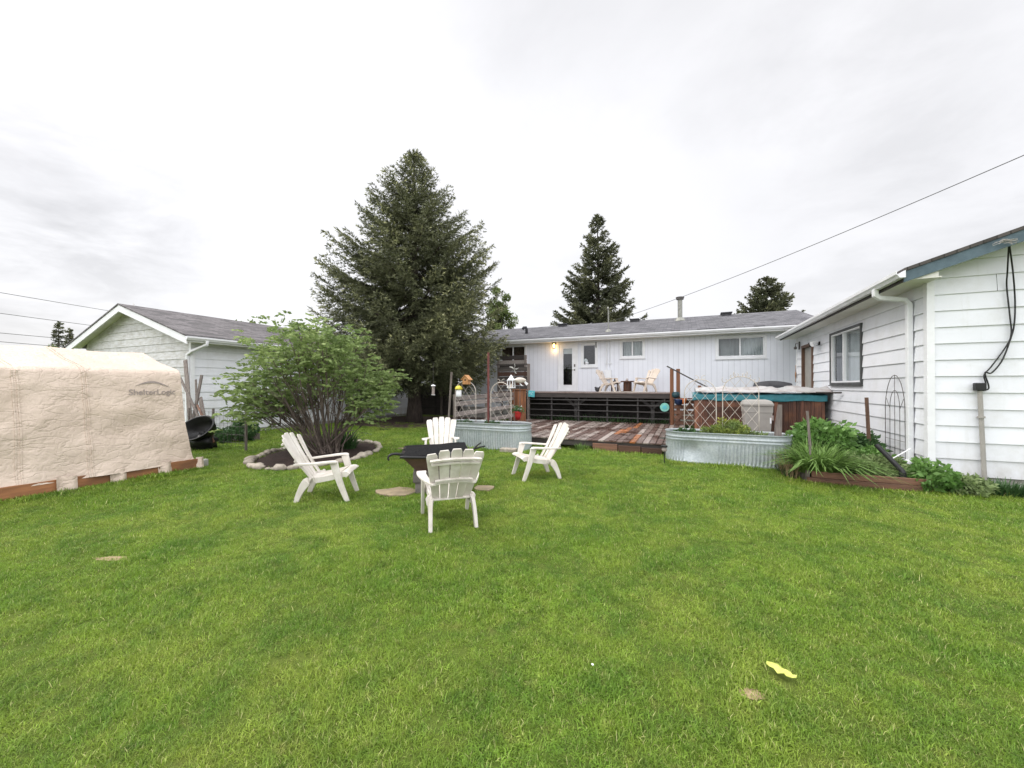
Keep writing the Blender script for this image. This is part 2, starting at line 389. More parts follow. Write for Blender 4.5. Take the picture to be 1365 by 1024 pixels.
def np_mesh(name, verts, faces, tint, m, parent=None, smooth=False):
    verts = np.asarray(verts, dtype=np.float32); faces = np.asarray(faces, dtype=np.int32)
    nf, k = faces.shape
    me = bpy.data.meshes.new(name)
    me.vertices.add(len(verts)); me.vertices.foreach_set('co', verts.ravel())
    me.loops.add(nf * k); me.loops.foreach_set('vertex_index', faces.ravel())
    me.polygons.add(nf); me.polygons.foreach_set('loop_start', np.arange(0, nf * k, k, dtype=np.int32))
    try: me.polygons.foreach_set('loop_total', np.full(nf, k, dtype=np.int32))
    except Exception: pass
    me.update(calc_edges=True); me.validate()
    if tint is not None:
        me.attributes.new('tint', 'FLOAT', 'FACE').data.foreach_set('value', np.asarray(tint, dtype=np.float32))
    me.materials.append(MATS[m]); 
    if smooth: me.shade_smooth()
    return link(name, me, parent)

def tag(o, label=None, cat=None, group=None, kind=None):
    if label: o['label'] = label
    if cat: o['category'] = cat
    if group: o['group'] = group
    if kind: o['kind'] = kind
    return o
def thing(name, label, cat, loc=(0, 0, 0), rotz=0., group=None):
    o = bpy.data.objects.new(name, None); COL.objects.link(o); o.empty_display_size = .1
    o.location = loc; o.rotation_euler = (0, 0, rotz)
    return tag(o, label, cat, group)
def dup(o, loc=None, rotz=None, label=None, parent=None):
    c = o.copy(); COL.objects.link(c)
    if parent is not None: c.parent = parent
    if loc is not None: c.location = loc
    if rotz is not None: c.rotation_euler = (0, 0, rotz)
    if label: c['label'] = label
    for ch in list(o.children): dup(ch, parent=c)
    return c

# leaf / needle sprays as numpy quads -------------------------------------------------
def norm(a): return a / np.maximum(np.linalg.norm(a, axis=-1, keepdims=True), 1e-9)
def sprays(P, D, L, W, roll=None):
    """rhombus blades at points P along directions D"""
    n = len(P); D = norm(D)
    r = rng.normal(size=(n, 3)) if roll is None else roll
    S = norm(np.cross(D, r)); L = np.asarray(L).reshape(-1, 1); W = np.asarray(W).reshape(-1, 1)
    N = np.cross(D, S)
    v = np.stack([P, P + D * L * .45 + S * W * .5 + N * W * .12, P + D * L, P + D * L * .45 - S * W * .5 + N * W * .12], 1).reshape(-1, 3)
    return v, np.arange(n * 4).reshape(n, 4)
EXPOSURE = 0.95
# ------------------------------------------------------------------ light and sky
SUN_EL = R(52); 
SUN_AZ = -TH - R(78)       # high behind the cloud on the left, clockwise from +y
w = bpy.data.worlds.new('World'); scene.world = w; w.use_nodes = True
def m_world():
    t = w.node_tree; t.nodes.clear(); s = NT.__new__(NT); s.t = t
    out = s.n('ShaderNodeOutputWorld'); bg = s.n('ShaderNodeBackground'); 
    sky = t.nodes.new('ShaderNodeTexSky'); sky.sky_type = 'NISHITA'; sky.sun_disc = False; sky.sun_elevation = SUN_EL; sky.sun_rotation = SUN_AZ
    sky.air_density = 1.0; sky.dust_density = 3.0
    tc = s.n('ShaderNodeTexCoord'); sp = s.n('ShaderNodeSeparateXYZ'); t.links.new(tc.outputs['Generated'], sp.inputs[0])
    z = s.math('MAXIMUM', sp.outputs[2], 0.0)
    k = s.math('ADD', z, .22)
    cb = s.n('ShaderNodeCombineXYZ'); s.set(cb, 'i0', s.math('DIVIDE', sp.outputs[0], k)); s.set(cb, 'i1', s.math('DIVIDE', sp.outputs[1], k))
    cb2 = s.n('ShaderNodeVectorMath', operation='ADD'); s.set(cb2, 'i0', cb.outputs[0]); s.set(cb2, 'i1', (1.7, .4, 0))
    n1 = s.noise(cb2.outputs[0], .62, 7, .55, .35)
    n2 = s.noise(cb2.outputs[0], 2.1, 6, .6, .3)
    thick = s.math('ADD', s.math('MULTIPLY', n1, .75), s.math('MULTIPLY', n2, .25))
    shade = s.ramp(thick, .45, .62, 1.0, CLOUD_DARK)                     # thicker cloud is greyer
    # overcast dome: brighter overhead than at the horizon, plus fill added behind the camera
    s.set(shade.node, 'i4', CLOUD_DARK)
    lum = s.ramp(z, .02, .55, HOR, MID); over = s.ramp(z, .72, 1.0, 0, ZEN)
    # heavier grey banks of cloud in a few directions, broken up by the same noise
    for px, py, rad_, dark in ((150, 225, 13, .20), (10, 330, 17, .20), (120, 350, 10, .12), (1290, 300, 22, .14), (1150, 60, 18, .10), (700, -60, 12, .08)):
        dv = ray(px, py).normalized(); pd = s.n('ShaderNodeVectorMath', operation='DOT_PRODUCT'); t.links.new(tc.outputs['Generated'], pd.inputs[0]); pd.inputs[1].default_value = dv
        m_ = s.ramp(pd.outputs['Value'], math.cos(R(rad_)), 1.0, 0, 1); m_ = s.math('MULTIPLY', m_, s.ramp(n2, .34, .60, .15, 1))
        shade = s.math('MULTIPLY', shade, s.math('SUBTRACT', 1.0, s.math('MULTIPLY', m_, dark * .85)))
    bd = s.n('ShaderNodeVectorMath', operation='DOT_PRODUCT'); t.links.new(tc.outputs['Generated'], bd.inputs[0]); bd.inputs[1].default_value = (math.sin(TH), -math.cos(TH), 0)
    back = s.ramp(bd.outputs['Value'], -.45, .25, 1.0, BACK_FILL)             # unseen sky behind the camera, brightened to add light on facing walls
    low = s.ramp(z, .03, .42, .42, 1.0)  # the added brightening is kept weaker near the horizon
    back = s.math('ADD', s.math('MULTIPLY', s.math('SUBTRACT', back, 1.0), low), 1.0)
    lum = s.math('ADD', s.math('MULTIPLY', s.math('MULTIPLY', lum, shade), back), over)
    sd = ray(330, 230).normalized()      # thin bright patch in the cloud
    dp = s.n('ShaderNodeVectorMath', operation='DOT_PRODUCT'); t.links.new(tc.outputs['Generated'], dp.inputs[0]); dp.inputs[1].default_value = sd
    glow = s.math('MULTIPLY', s.math('POWER', s.math('MAXIMUM', dp.outputs['Value'], 0.), 9.), .07)
    lum = s.math('MULTIPLY', s.math('ADD', lum, glow), 10.)              # strength 0.1 below
    cc = s.n('ShaderNodeCombineColor'); s.set(cc, 'i0', s.math('MULTIPLY', lum, .985)); s.set(cc, 'i1', s.math('MULTIPLY', lum, .98)); s.set(cc, 'i2', lum)
    col = s.mix(sky.outputs[0], cc.outputs[0], .93)
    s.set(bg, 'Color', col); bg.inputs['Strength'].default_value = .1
    t.links.new(bg.outputs[0], out.inputs[0])
CLOUD_DARK = .86; HOR = .54; MID = .56; ZEN = .3; BACK_FILL = 2.75
m_world()
sun = bpy.data.lights.new('sun', 'SUN'); sun.energy = .85; sun.angle = R(20); sun.color = (1, .95, .88)
so = bpy.data.objects.new('sun', sun); COL.objects.link(so)
so.rotation_euler = V3((math.sin(SUN_AZ) * math.cos(SUN_EL), math.cos(SUN_AZ) * math.cos(SUN_EL), math.sin(SUN_EL))).to_track_quat('Z', 'Y').to_euler()
scene.view_settings.view_transform = 'Standard'; scene.view_settings.look = 'None'; scene.view_settings.exposure = EXPOSURE; scene.view_settings.gamma = 1
scene.cycles.max_bounces = 8; scene.cycles.transparent_max_bounces = 24; scene.cycles.use_denoising = True

# ------------------------------------------------------------------ ground
mb = MB()
def gz(x, y): return 0.0
mb.add([(-400, -400, 0), (400, -400, 0), (400, 400, 0), (-400, 400, 0)], [(0, 1, 2, 3)])
tag(mb.build('ground', 'turf'), 'mown green lawn and the ground around it', None, kind='structure')

# ------------------------------------------------------------------ walls
class Wall:
    def __init__(s, O, A, N): s.O = V3(O); s.A = V3(A); s.N = V3(N)
    def p(s, a, z, d=0.): 
        q = s.O + s.A * a + s.N * d; return (q.x, q.y, z)
    def box(s, mb, a0, a1, z0, z1, d0, d1):
        mb.add([s.p(a0, z0, d0), s.p(a1, z0, d0), s.p(a1, z0, d1), s.p(a0, z0, d1), s.p(a0, z1, d0), s.p(a1, z1, d0), s.p(a1, z1, d1), s.p(a0, z1, d1)],
               [(0, 3, 2, 1), (4, 5, 6, 7), (0, 1, 5, 4), (1, 2, 6, 5), (2, 3, 7, 6), (3, 0, 4, 7)])
def pieces(a0, a1, z0, z1, ops):
    """rectangle minus openings -> list of rectangles"""
    cuts = sorted({a0, a1} | {x for o in ops for x in o[:2] if a0 < x < a1}); out = []
    for p, q in zip(cuts[:-1], cuts[1:]):
        m = (p + q) / 2; zs = [(z0, z1)]
        for o in ops:
            if o[0] < m < o[1]:
                nz = []
                for u, v in zs:
                    if o[2] >= v or o[3] <= u: nz.append((u, v)); continue
                    if o[2] > u: nz.append((u, o[2]))
                    if o[3] < v: nz.append((o[3], v))
                zs = nz
        out += [(p, q, u, v) for u, v in zs]
    return out
def lap_siding(mb, wall, a0, a1, z0, z1, ops=(), exp=.26, lap=.022, ext=None, joints=True):
    k = 0; z = z0
    while z < z1 - .01:
        zt = min(z + exp, z1); b0, b1 = (a0, a1) if ext is None else ext(z)
        t0, t1 = (b0, b1) if ext is None else ext(zt)
        if b1 - b0 < .05: break
        if t1 < t0: t0 = t1 = (t0 + t1) / 2
        mb.tint = random.uniform(-.7, .7)
        pcs = []
        for p, q, u, v in pieces(b0, b1, z, zt, ops):
            if joints and q - p > 2.6:
                c_ = random.uniform(p + .6, q - .6); pcs += [(p, c_ - .0025, u, v), (c_ + .0025, q, u, v)]
            else: pcs.append((p, q, u, v))
        for p, q, u, v in pcs:
            f = lambda zz: lap * (1 - (zz - z) / exp) + .002
            wob = random.uniform(-.002, .002)
            mb.add([wall.p(p, u, f(u)), wall.p(q, u, f(u) + wob), wall.p(t1 if ext and q == b1 else q, v, f(v)), wall.p(t0 if ext and p == b0 else p, v, f(v))], [(0, 1, 2, 3)])
            if u == z: mb.add([wall.p(p, u, 0), wall.p(q, u, 0), wall.p(q, u, f(u) + wob), wall.p(p, u, f(u))], [(0, 1, 2, 3)])
        z = zt; k += 1
def panel_siding(mb, wall, a0, a1, z0, z1, ops=(), w=.2, g=.016, d=.010):
    a = a0
    while a < a1 - .001:
        b = min(a + w, a1); mb.tint = random.uniform(-.15, .15)
        for p, q, u, v in pieces(a, b - g, z0, z1, ops):
            mb.add([wall.p(p, u, d), wall.p(q, u, d), wall.p(q, v, d), wall.p(p, v, d)], [(0, 1, 2, 3)])
            mb.add([wall.p(p, u, 0), wall.p(p, u, d), wall.p(p, v, d), wall.p(p, v, 0)], [(0, 1, 2, 3)])
            mb.add([wall.p(q, u, d), wall.p(q, u, 0), wall.p(q, v, 0), wall.p(q, v, d)], [(0, 1, 2, 3)])
        mb.tint = -1.5
        for p, q, u, v in pieces(b - g, b, z0, z1, ops):
            mb.add([wall.p(p, u, 0), wall.p(q, u, 0), wall.p(q, v, 0), wall.p(p, v, 0)], [(0, 1, 2, 3)])
        a = b
    mb.tint = 0
def ring(wall, mb, a0, a1, z0, z1, w, d0, d1, wb=None):
    """four butted frame pieces round a rectangle (outer size)"""
    wb = w if wb is None else wb
    wall.box(mb, a0, a1, z1 - w, z1, d0, d1); wall.box(mb, a0, a1, z0, z0 + wb, d0, d1)
    wall.box(mb, a0, a0 + w, z0 + wb, z1 - w, d0, d1); wall.box(mb, a1 - w, a1, z0 + wb, z1 - w, d0, d1)
def folds(mb, wall, a0, a1, z0, z1, d, amp=.03, per=.11):
    n = max(6, int((a1 - a0) / .02))
    mb.grid(lambda i, j: wall.p(a0 + (a1 - a0) * i, z0 + (z1 - z0) * j, d + amp * math.sin(i * (a1 - a0) / per * 6.28 + 1.3 * math.sin(i * 9))), n, 1)
def window(root, wall, rect, trim=.07, trim_m='white_trim', sash_m='white_trim', mull=None, inside='curtain', wide=None, proud=.045, label=None, half=None):
    a0, a1, z0, z1 = rect; b0, b1, c0, c1 = a0 + trim, a1 - trim, z0 + trim, z1 - trim
    mb = MB(); ring(wall, mb, a0, a1, z0, z1, trim, -.02, proud)
    wall.box(mb, a0 - .02, a1 + .02, z0 - .03, z0 - .002, -.01, proud + .02)
    fr = mb.build('window', trim_m, root, bevel=.006, world=True)
    if label: fr['label'] = label
    mb = MB(); ring(wall, mb, b0 + .002, b1 - .002, c0 + .002, c1 - .002, .035, -.05, proud - .022)
    if mull is not None:
        m = b0 + (b1 - b0) * mull; wall.box(mb, m - .022, m + .022, c0 + .037, c1 - .037, -.045, proud - .018)
    mb.build('sash', sash_m, fr, world=True)
    mb = MB(); mb.add([wall.p(b0, c0, -.02), wall.p(b1, c0, -.02), wall.p(b1, c1, -.02), wall.p(b0, c1, -.02)], [(0, 1, 2, 3)])
    mb.build('pane', 'window_glass', fr, world=True)
    mb = MB()   # shallow dark room behind the glass
    D = -.75; e = .3
    c = [wall.p(b0 - e, c0 - e, D), wall.p(b1 + e, c0 - e, D), wall.p(b1 + e, c1 + e, D), wall.p(b0 - e, c1 + e, D)]
    q = [wall.p(b0, c0, -.06), wall.p(b1, c0, -.06), wall.p(b1, c1, -.06), wall.p(b0, c1, -.06)]
    mb.add(c, [(0, 1, 2, 3)])
    for i in range(4): mb.add([q[i], q[(i + 1) % 4], c[(i + 1) % 4], c[i]], [(0, 1, 2, 3)])
    mb.build('room', 'room_dark', fr, world=True)
    if inside:
        m = b0 + (b1 - b0) * (mull or .5)
        mb = MB()
        if half is None: folds(mb, wall, b0 - .05, b1 + .05, c0 - .05, c1 + .05, -.14)
        else:
            mb.tint = 0; folds(mb, wall, *((m, b1 + .05) if half > 0 else (b0 - .05, m)), c0 - .05, c1 + .05, -.12)
            mb.tint = -2.2; folds(mb, wall, *((b0 - .05, m) if half > 0 else (m, b1 + .05)), c0 - .05, c1 + .05, -.3, .02, .2)
        mb.build('curtain', inside, fr, world=True)
    return fr
def gutter_mb(path_a, path_b, out, mb):
    """K-style gutter along a line, out = direction away from the wall"""
    a, b = V3(path_a), V3(path_b); o = V3(out)
    prof = [(0, 0), (.0, -.11), (.07, -.11), (.095, -.07), (.115, -.05), (.115, 0), (.105, 0), (.105, -.045), (.085, -.065), (.065, -.10), (.01, -.10), (.01, 0)]
    return mb.prism([a + o * p + V3((0, 0, q)) for p, q in prof], b - a)

# ------------------------------------------------------------------ the house at the back
HY = 17.3; HX0, HX1 = -10.6, 4.3
house = thing('house', 'long white bungalow with grey shingle roof behind the raised deck', 'house', (HX0, HY, 0))
hw = Wall((0, HY, 0), (1, 0, 0), (0, -1, 0))
EZ = 3.84; RY = 21.4; RZ = 5.10
r_l = hrect(666.5, 460, 702, 493, HY); r_door = hrect(743.5, 457, 770.5, 520, HY); r_sq = hrect(774.5, 457, 797, 489.5, HY)
r_mid = hrect(826.5, 452, 860, 477.8, HY); r_r = hrect(953.5, 447, 1022, 478, HY)
DZ = 1.37
r_door = (r_door[0], r_door[1], DZ + .01, r_door[3])
mb = MB(); panel_siding(mb, hw, HX0, HX1, .55, EZ - .1, [(r[0] + .03, r[1] - .03, r[2] + .03, r[3] - .03) for r in (r_l, r_door, r_sq, r_mid, r_r)])
# the panel beside the door below the square window is plain
mb.build('wall', 'house_panel', house, world=True)
mb = MB(); mb.box((HX0, HY - .004, 0), (HX1, HY + .15, .55)); mb.build('foundation', 'concrete', house, world=True)
mb = MB(); mb.box((HX1, HY, .56), (HX1 + .02, 25.4, EZ - .1)); mb.box((HX0 - .02, HY, .56), (HX0, 25.4, EZ - .1)); mb.box((HX0, 25.4, .56), (HX1, 25.42, EZ - .1))
for X in (HX0 - .01, HX1 + .01): mb.prism([(X, HY, EZ - .1), (X, 25.4, EZ - .1), (X, RY, RZ - .1)], (.01, 0, 0))
mb.build('side_wall', 'house_panel', house, world=True)
def roof_mb(x0, x1, yE, zE, yR, zR, yB, th=.05):
    mb = MB()
    mb.prism([(x0, yE, zE), (x0, yR, zR), (x0, yR, zR - th), (x0, yE, zE - th)], (x1 - x0, 0, 0))
    mb.prism([(x0, yR, zR), (x0, yB, zE), (x0, yB, zE - th), (x0, yR, zR - th)], (x1 - x0, 0, 0)); return mb
hroof = roof_mb(HX0 - .4, HX1 + .4, HY - .55, EZ, RY, RZ, 25.95).build('roof', 'shingle_house', house, world=True)
mb = MB(); mb.box((HX0 - .38, HY - .52, EZ - .21), (HX1 + .38, HY - .5, EZ - .055)); 
for X in (HX0 - .38, HX1 + .36): mb.prism([(X, HY - .5, EZ - .055), (X, RY, RZ - .055), (X, RY, RZ - .24), (X, HY - .5, EZ - .21)], (.02, 0, 0))
mb.build('fascia', 'white_trim', house, world=True)
mb = MB(); mb.box((HX0 - .36, HY - .5, EZ - .205), (HX1 + .36, HY - .001, EZ - .19)); mb.build('soffit', 'soffit', house, world=True)
mb = MB(); gutter_mb((HX0 - .42, HY - .52, EZ - .04), (HX1 + .42, HY - .52, EZ - .045), (0, -1, 0), mb); mb.build('gutter', 'white_trim', house, world=True)
window(house, hw, r_l, mull=.5, inside='curtain_brown', label='window with reddish brown curtains left of the lamp')
window(house, hw, r_sq, trim=.09, inside=None, label='dark square window right of the door')
window(house, hw, r_mid, trim=.075, mull=.5, inside='curtain', label='small two-pane sliding window above the chairs')
window(house, hw, r_r, trim=.08, mull=.49, inside='curtain', half=1, label='wide sliding window with one dark pane and one pale pane')
# ornaments on the square window's sill and a wooden cat shape in the left window
a0, a1, z0, z1 = r_sq
mb = MB(); mb.lathe([(.05, 0), (.09, .04), (.085, .10), (.05, .12)], (a0 + .25, HY + .06, z0 + .13), 10); mb.blob((a0 + .2, HY + .07, z0 + .31), (.09, .05, .07), 3, .5)
tag(mb.build('flower_pot', 'white_trim'), 'small white flower pot inside the dark square window', 'flower pot')
a0, a1, z0, z1 = r_door
mb = MB(); ring(hw, mb, a0, a1, z0, z1, .07, -.02, .035, wb=.03); door = mb.build('door', 'white_trim', house, world=True, bevel=.006)
b0, b1, c0, c1 = a0 + .072, a1 - .072, z0 + .032, z1 - .072; g0, g1, gz0, gz1 = b0 + .2, b1 - .2, c0 + .25, c1 - .2
mb = MB(); hw.box(mb, b0, b1, gz1, c1, -.03, .012); hw.box(mb, b0, b1, c0, gz0, -.03, .012); hw.box(mb, b0, g0, gz0, gz1, -.03, .012); hw.box(mb, g1, b1, gz0, gz1, -.03, .012)
ring(hw, mb, g0 - .03, g1 + .03, gz0 - .03, gz1 + .03, .03, .0121, .022)
mb.build('door_leaf', 'white_trim', door, world=True)
mb = MB(); mb.add([hw.p(g0, gz0, -.01), hw.p(g1, gz0, -.01), hw.p(g1, gz1, -.01), hw.p(g0, gz1, -.01)], [(0, 1, 2, 3)]); mb.build('pane', 'window_glass', door, world=True)
mb = MB(); hw.box(mb, g0, g1, gz1 - .24, gz1, -.06, -.03); mb.build('blind', 'curtain', door, world=True)
mb = MB(); hw.box(mb, g0 - .15, g1 + .15, gz0 - .1, gz1 + .1, -.9, -.88); hw.box(mb, g0 - .17, g0 - .15, gz0 - .1, gz1 + .1, -.88, -.04); hw.box(mb, g1 + .15, g1 + .17, gz0 - .1, gz1 + .1, -.88, -.04); hw.box(mb, g0 - .15, g1 + .15, gz0 - .12, gz0 - .1, -.88, -.04); hw.box(mb, g0 - .15, g1 + .15, gz1 + .1, gz1 + .12, -.88, -.04)
mb.build('room', 'room_dark', door, world=True)
mb = MB(); hw.box(mb, b1 - .11, b1 - .05, c0 + 1.08, c0 + 1.2, .012, .03); mb.build('lock', 'dark_wire', door, world=True)
mb = MB(); hw.box(mb, b1 - .1, b1 - .06, c0 + .9, c0 + .98, .012, .03); hw.box(mb, b1 - .2, b1 - .06, c0 + .93, c0 + .95, .05, .065); hw.box(mb, b1 - .085, b1 - .065, c0 + .93, c0 + .95, .03, .05)
mb.build('handle', 'dark_wire', door, world=True, bevel=.004)
# chimney, vents, mast
def roof_z(y): return EZ + (RZ - EZ) * (y - HY + .55) / (RY - HY + .55)
c = ony(906.5, 424, 20.2); top = ony(906.5, 396, 20.2).z; zb = roof_z(20.2)
mb = MB(); mb.lathe([(.26, -.05), (.22, .03), (.16, .12)], (c.x, 20.2, zb), 16); mb.tube([(c.x, 20.2, zb), (c.x, 20.2, top - .1)], .105, 16)
ch = mb.build('chimney', 'chimney_metal', hroof, world=True, smooth=False)
mb = MB(); mb.lathe([(.10, 0), (.17, .03), (.17, .08), (.19, .10), (.19, .14), (.05, .17)], (c.x, 20.2, top - .15), 16); mb.build('chimney_cap', 'dark_wire', hroof, world=True)
for px, py, yy in ((750, 431, 20.9), (846, 427, 20.9), (968, 418.5, 21.0)):
    c = ony(px, py, yy); zb = roof_z(yy)
    mb = MB(); mb.prism([(c.x - .2, yy - .2, zb - .06), (c.x + .2, yy - .2, zb - .06), (c.x + .2, yy + .2, zb + .06), (c.x - .2, yy + .2, zb + .06)], (0, 0, .14)); mb.box((c.x - .24, yy - .24, zb + .08), (c.x + .24, yy + .2, zb + .13))
    mb.build('roof_vent', 'grey_cover', hroof, world=True)
yy = 18.6; c = ony(702, 444, yy); zb = roof_z(yy)
mb = MB(); mb.tube([(c.x, yy, zb - .05), (c.x, yy, zb + .22), (c.x - .03, yy - .04, zb + .32), (c.x - .12, yy - .12, zb + .30), (c.x - .15, yy - .15, zb + .22)], .075, 10); mb.build('roof_vent', 'grey_cover', hroof, world=True, smooth=True)
yy = 17.6; c = ony(811, 440, yy); zb = roof_z(yy)
mb = MB(); mb.lathe([(.16, -.04), (.12, .05), (.05, .1)], (c.x, yy, zb), 12); mb.tube([(c.x, yy, zb - .02), (c.x, yy, zb + 1.0)], .03, 8); mb.tube([(c.x, yy, zb + 1.0), (c.x, yy - .1, zb + 1.06), (c.x, yy - .2, zb + .98)], .04, 8)
mast = mb.build('service_mast', 'chimney_metal', hroof, world=True); MAST = V3((c.x, yy, zb + .93))
x = ony(809, 460, HY - .05).x
mb = MB(); mb.tube([(x, HY - .05, EZ - .2), (x, HY - .05, DZ + .9)], .022, 8); mb.tube([(x + .14, HY - .04, EZ - .2), (x + .14, HY - .04, DZ + .9)], .012, 6)
hw.box(mb, x - .1, x + .2, DZ + .55, DZ + .95, .01, .12)
for z in (2.0, 2.6): hw.box(mb, x - .06, x + .2, z, z + .03, .009, .05)
mb.build('conduit', 'white_trim', house, world=True)
x = ony(794.5, 451, HY - .05).x
mb = MB(); hw.box(mb, x - .02, x + .02, 3.33, 3.58, .01, .06); mb.build('thermometer', 'grey_cover', house, world=True)
# lit lamp beside the door
c = ony(738.5, 459.5, HY - .17)
lamp = thing('wall_lamp', 'lit lantern lamp on the white wall left of the door', 'lamp', (c.x, HY - .17, c.z))
mb = MB(); mb.tube([(0, .16, .14), (0, .08, .22), (0, 0, .20), (0, 0, .13)], .016, 6); mb.box((-.05, .14, .02), (.05, .16, .22)); mb.lathe([(.02, .14), (.05, .12), (.10, .05), (.10, .03)], (0, 0, 0), 8)
for k in range(4):
    q = k * math.pi / 2 + .78; mb.tube([(.09 * math.cos(q), .09 * math.sin(q), .03), (.06 * math.cos(q), .06 * math.sin(q), -.17)], .007, 4)
mb.lathe([(.065, -.19), (.065, -.17)], (0, 0, 0), 8); mb.build('lamp_frame', 'black_plastic', lamp)
mb = MB(); mb.lathe([(.01, -.13), (.04, -.10), (.05, -.04), (.03, .02), (.01, .03)], (0, 0, 0), 10); mb.build('bulb', 'lit_lamp', lamp, smooth=True)
pl = bpy.data.lights.new('lamp_glow', 'POINT'); pl.energy = 1.8; pl.color = (1, .6, .25); pl.shadow_soft_size = .05
po = bpy.data.objects.new('lamp_glow', pl); COL.objects.link(po); po.location = (c.x, HY - .17, c.z - .26)

# ------------------------------------------------------------------ garage on the right
GX = 3.6; GY0, GY1 = 8.4, 16.3; GRX = 7.1; SL = .345; GEX = GX - .45
gz_e = ony(1200, 358, 8.0).z
garage = thing('garage', 'white lap-sided garage with blue gable fascia at the right', 'garage', (GX, GY0, 0))
ws = Wall((GX, 0, 0), (0, 1, 0), (-1, 0, 0)); wg = Wall((0, GY0, 0), (1, 0, 0), (0, -1, 0))
ZF = .20; ZS = gz_e - .17
r_w = vrect(1108.5, 437.5, 1151, 513, GX); r_d = vrect(1070.5, 459, 1085, 530, GX); r_d = (r_d[0], r_d[1], .25, r_d[3])
mb = MB(); lap_siding(mb, ws, GY0, GY1, ZF, ZS, [(r_w[0] + .02, r_w[1] - .02, r_w[2] + .02, r_w[3] - .02), r_d])
def gext(z):
    m = max(0, (z - (gz_e - .07)) / SL); return max(GX, GEX + m), min(2 * GRX - GX, 2 * GRX - GEX - m)
lap_siding(mb, wg, GX, 10.6, ZF, 5.2, ext=gext)
mb.tint = 0; mb.box((10.6, GY0, ZF), (10.62, GY1, ZS)); mb.box((GX, GY1, ZF), (10.6, GY1 + .02, ZS))
mb.build('wall', 'siding_white', garage, world=True)
mb = MB(); mb.box((GX + .02, GY0 + .02, -.1), (10.58, GY1 - .02, ZF + .02)); mb.build('foundation', 'concrete', garage, world=True)
mb = MB(); mb.prism([(GX - .035, GY0 - .035, ZF - .03), (GX + .06, GY0 - .035, ZF - .03), (GX + .06, GY0, ZF - .03), (GX, GY0, ZF - .03), (GX, GY0 + .07, ZF - .03), (GX - .035, GY0 + .07, ZF - .03)], (0, 0, ZS - ZF + .16)); mb.build('corner_trim', 'white_trim', garage, world=True, bevel=.005)
mb = MB(); mb.box((GX - .03, GY1 - .08, ZF), (GX, GY1 + .03, ZS)); mb.build('corner_trim', 'white_trim', garage, world=True)
def groof(mb, x0, z0, xr, zr, y0, y1, th=.05):
    mb.prism([(x0, y0, z0), (xr, y0, zr), (xr, y0, zr - th), (x0, y0, z0 - th)], (0, y1 - y0, 0))
    mb.prism([(xr, y0, zr), (2 * xr - x0, y0, z0), (2 * xr - x0, y0, z0 - th), (xr, y0, zr - th)], (0, y1 - y0, 0)); return mb
GRZ = gz_e + SL * (GRX - GEX)
groof(MB(), GEX, gz_e, GRX, GRZ, GY0 - .42, GY1 + .35).build('roof', 'shingle_garage', garage, world=True)
mb = MB()
for sgn in (1, -1):
    xe = GEX if sgn > 0 else 2 * GRX - GEX
    mb.prism([(xe, GY0 - .40, gz_e - .052), (GRX, GY0 - .40, GRZ - .052), (GRX, GY0 - .40, GRZ - .22), (xe, GY0 - .40, gz_e - .22)], (0, .03, 0))
mb.build('fascia', 'blue_fascia', garage, world=True)
mb = MB(); mb.box((GEX + .01, GY0 - .36, gz_e - .20), (GEX + .035, GY1 + .33, gz_e - .06)); mb.build('eave_board', 'dark_wood', garage, world=True)
mb = MB(); mb.box((GEX + .036, GY0 - .368, ZS - .012), (GX - .002, GY1 + .33, ZS + .006))
for sgn in (1, -1):
    xe = GEX + .03 if sgn > 0 else 2 * GRX - GEX - .03; dz = SL * .03
    mb.prism([(xe, GY0 - .37, gz_e - .055 + dz), (GRX, GY0 - .37, GRZ - .055), (GRX, GY0 - .37, GRZ - .075), (xe, GY0 - .37, gz_e - .075 + dz)], (0, .37, 0))
mb.build('soffit', 'soffit', garage, world=True)
mb = MB(); mb.prism([(GEX + .037, GY0 - .367, ZS + .007), (GX - .04, GY0 - .367, ZS + .007), (GX - .04, GY0 - .367, gz_e + SL * (GX - .04 - GEX) - .08), (GEX + .037, GY0 - .367, gz_e - .068)], (0, .33, 0)); mb.build('eave_return', 'soffit', garage, world=True)
mb = MB(); gutter_mb((GEX, GY0 - .45, gz_e - .045), (GEX, GY1 + .38, gz_e - .06), (-1, 0, 0), mb); mb.build('gutter', 'white_trim', garage, world=True)
# downpipe swinging back from the gutter to the wall
c = gp(1217, 620, .3); dy = onx(1213, 560, GX - .06).y
mb = MB(); mb.sweep([(GEX - .06, dy, gz_e - .14), (GEX - .06, dy, gz_e - .25), (GEX + .0, dy, gz_e - .30), (GX - .12, dy, gz_e - .36), (GX - .065, dy, gz_e - .44), (GX - .065, dy, .34), (GX - .12, dy - .02, .26), (GX - .35, dy - .12, .2)], (0, 1, 0), .10, .075)
mb.build('downpipe', 'white_trim', garage, world=True, bevel=.012)
window(garage, ws, r_w, trim=.055, trim_m='dark_frame', sash_m='white_trim', mull=.55, inside='curtain', half=-1, proud=.05, label='sliding window in a dark grey frame')
a0, a1, z0, z1 = r_d
mb = MB(); ring(ws, mb, a0, a1, z0, z1, .09, -.08, .05); d = mb.build('door', 'door_brown', garage, world=True)
mb = MB(); ws.box(mb, a0 + .092, a1 - .092, z0 + .092, z1 - .092, -.07, -.03); mb.build('door_leaf', 'taupe_plastic', d, world=True)
c = onx(1087, 458, GX - .12)
sl = thing('security_light', 'black twin security light above the brown garage door', 'light', (GX, c.y, c.z))
mb = MB(); mb.box((-.05, -.06, -.05), (-.023, .06, .05)); mb.tube([(-.05, 0, 0), (-.12, 0, .02)], .02, 6); mb.build('bracket', 'black_plastic', sl)
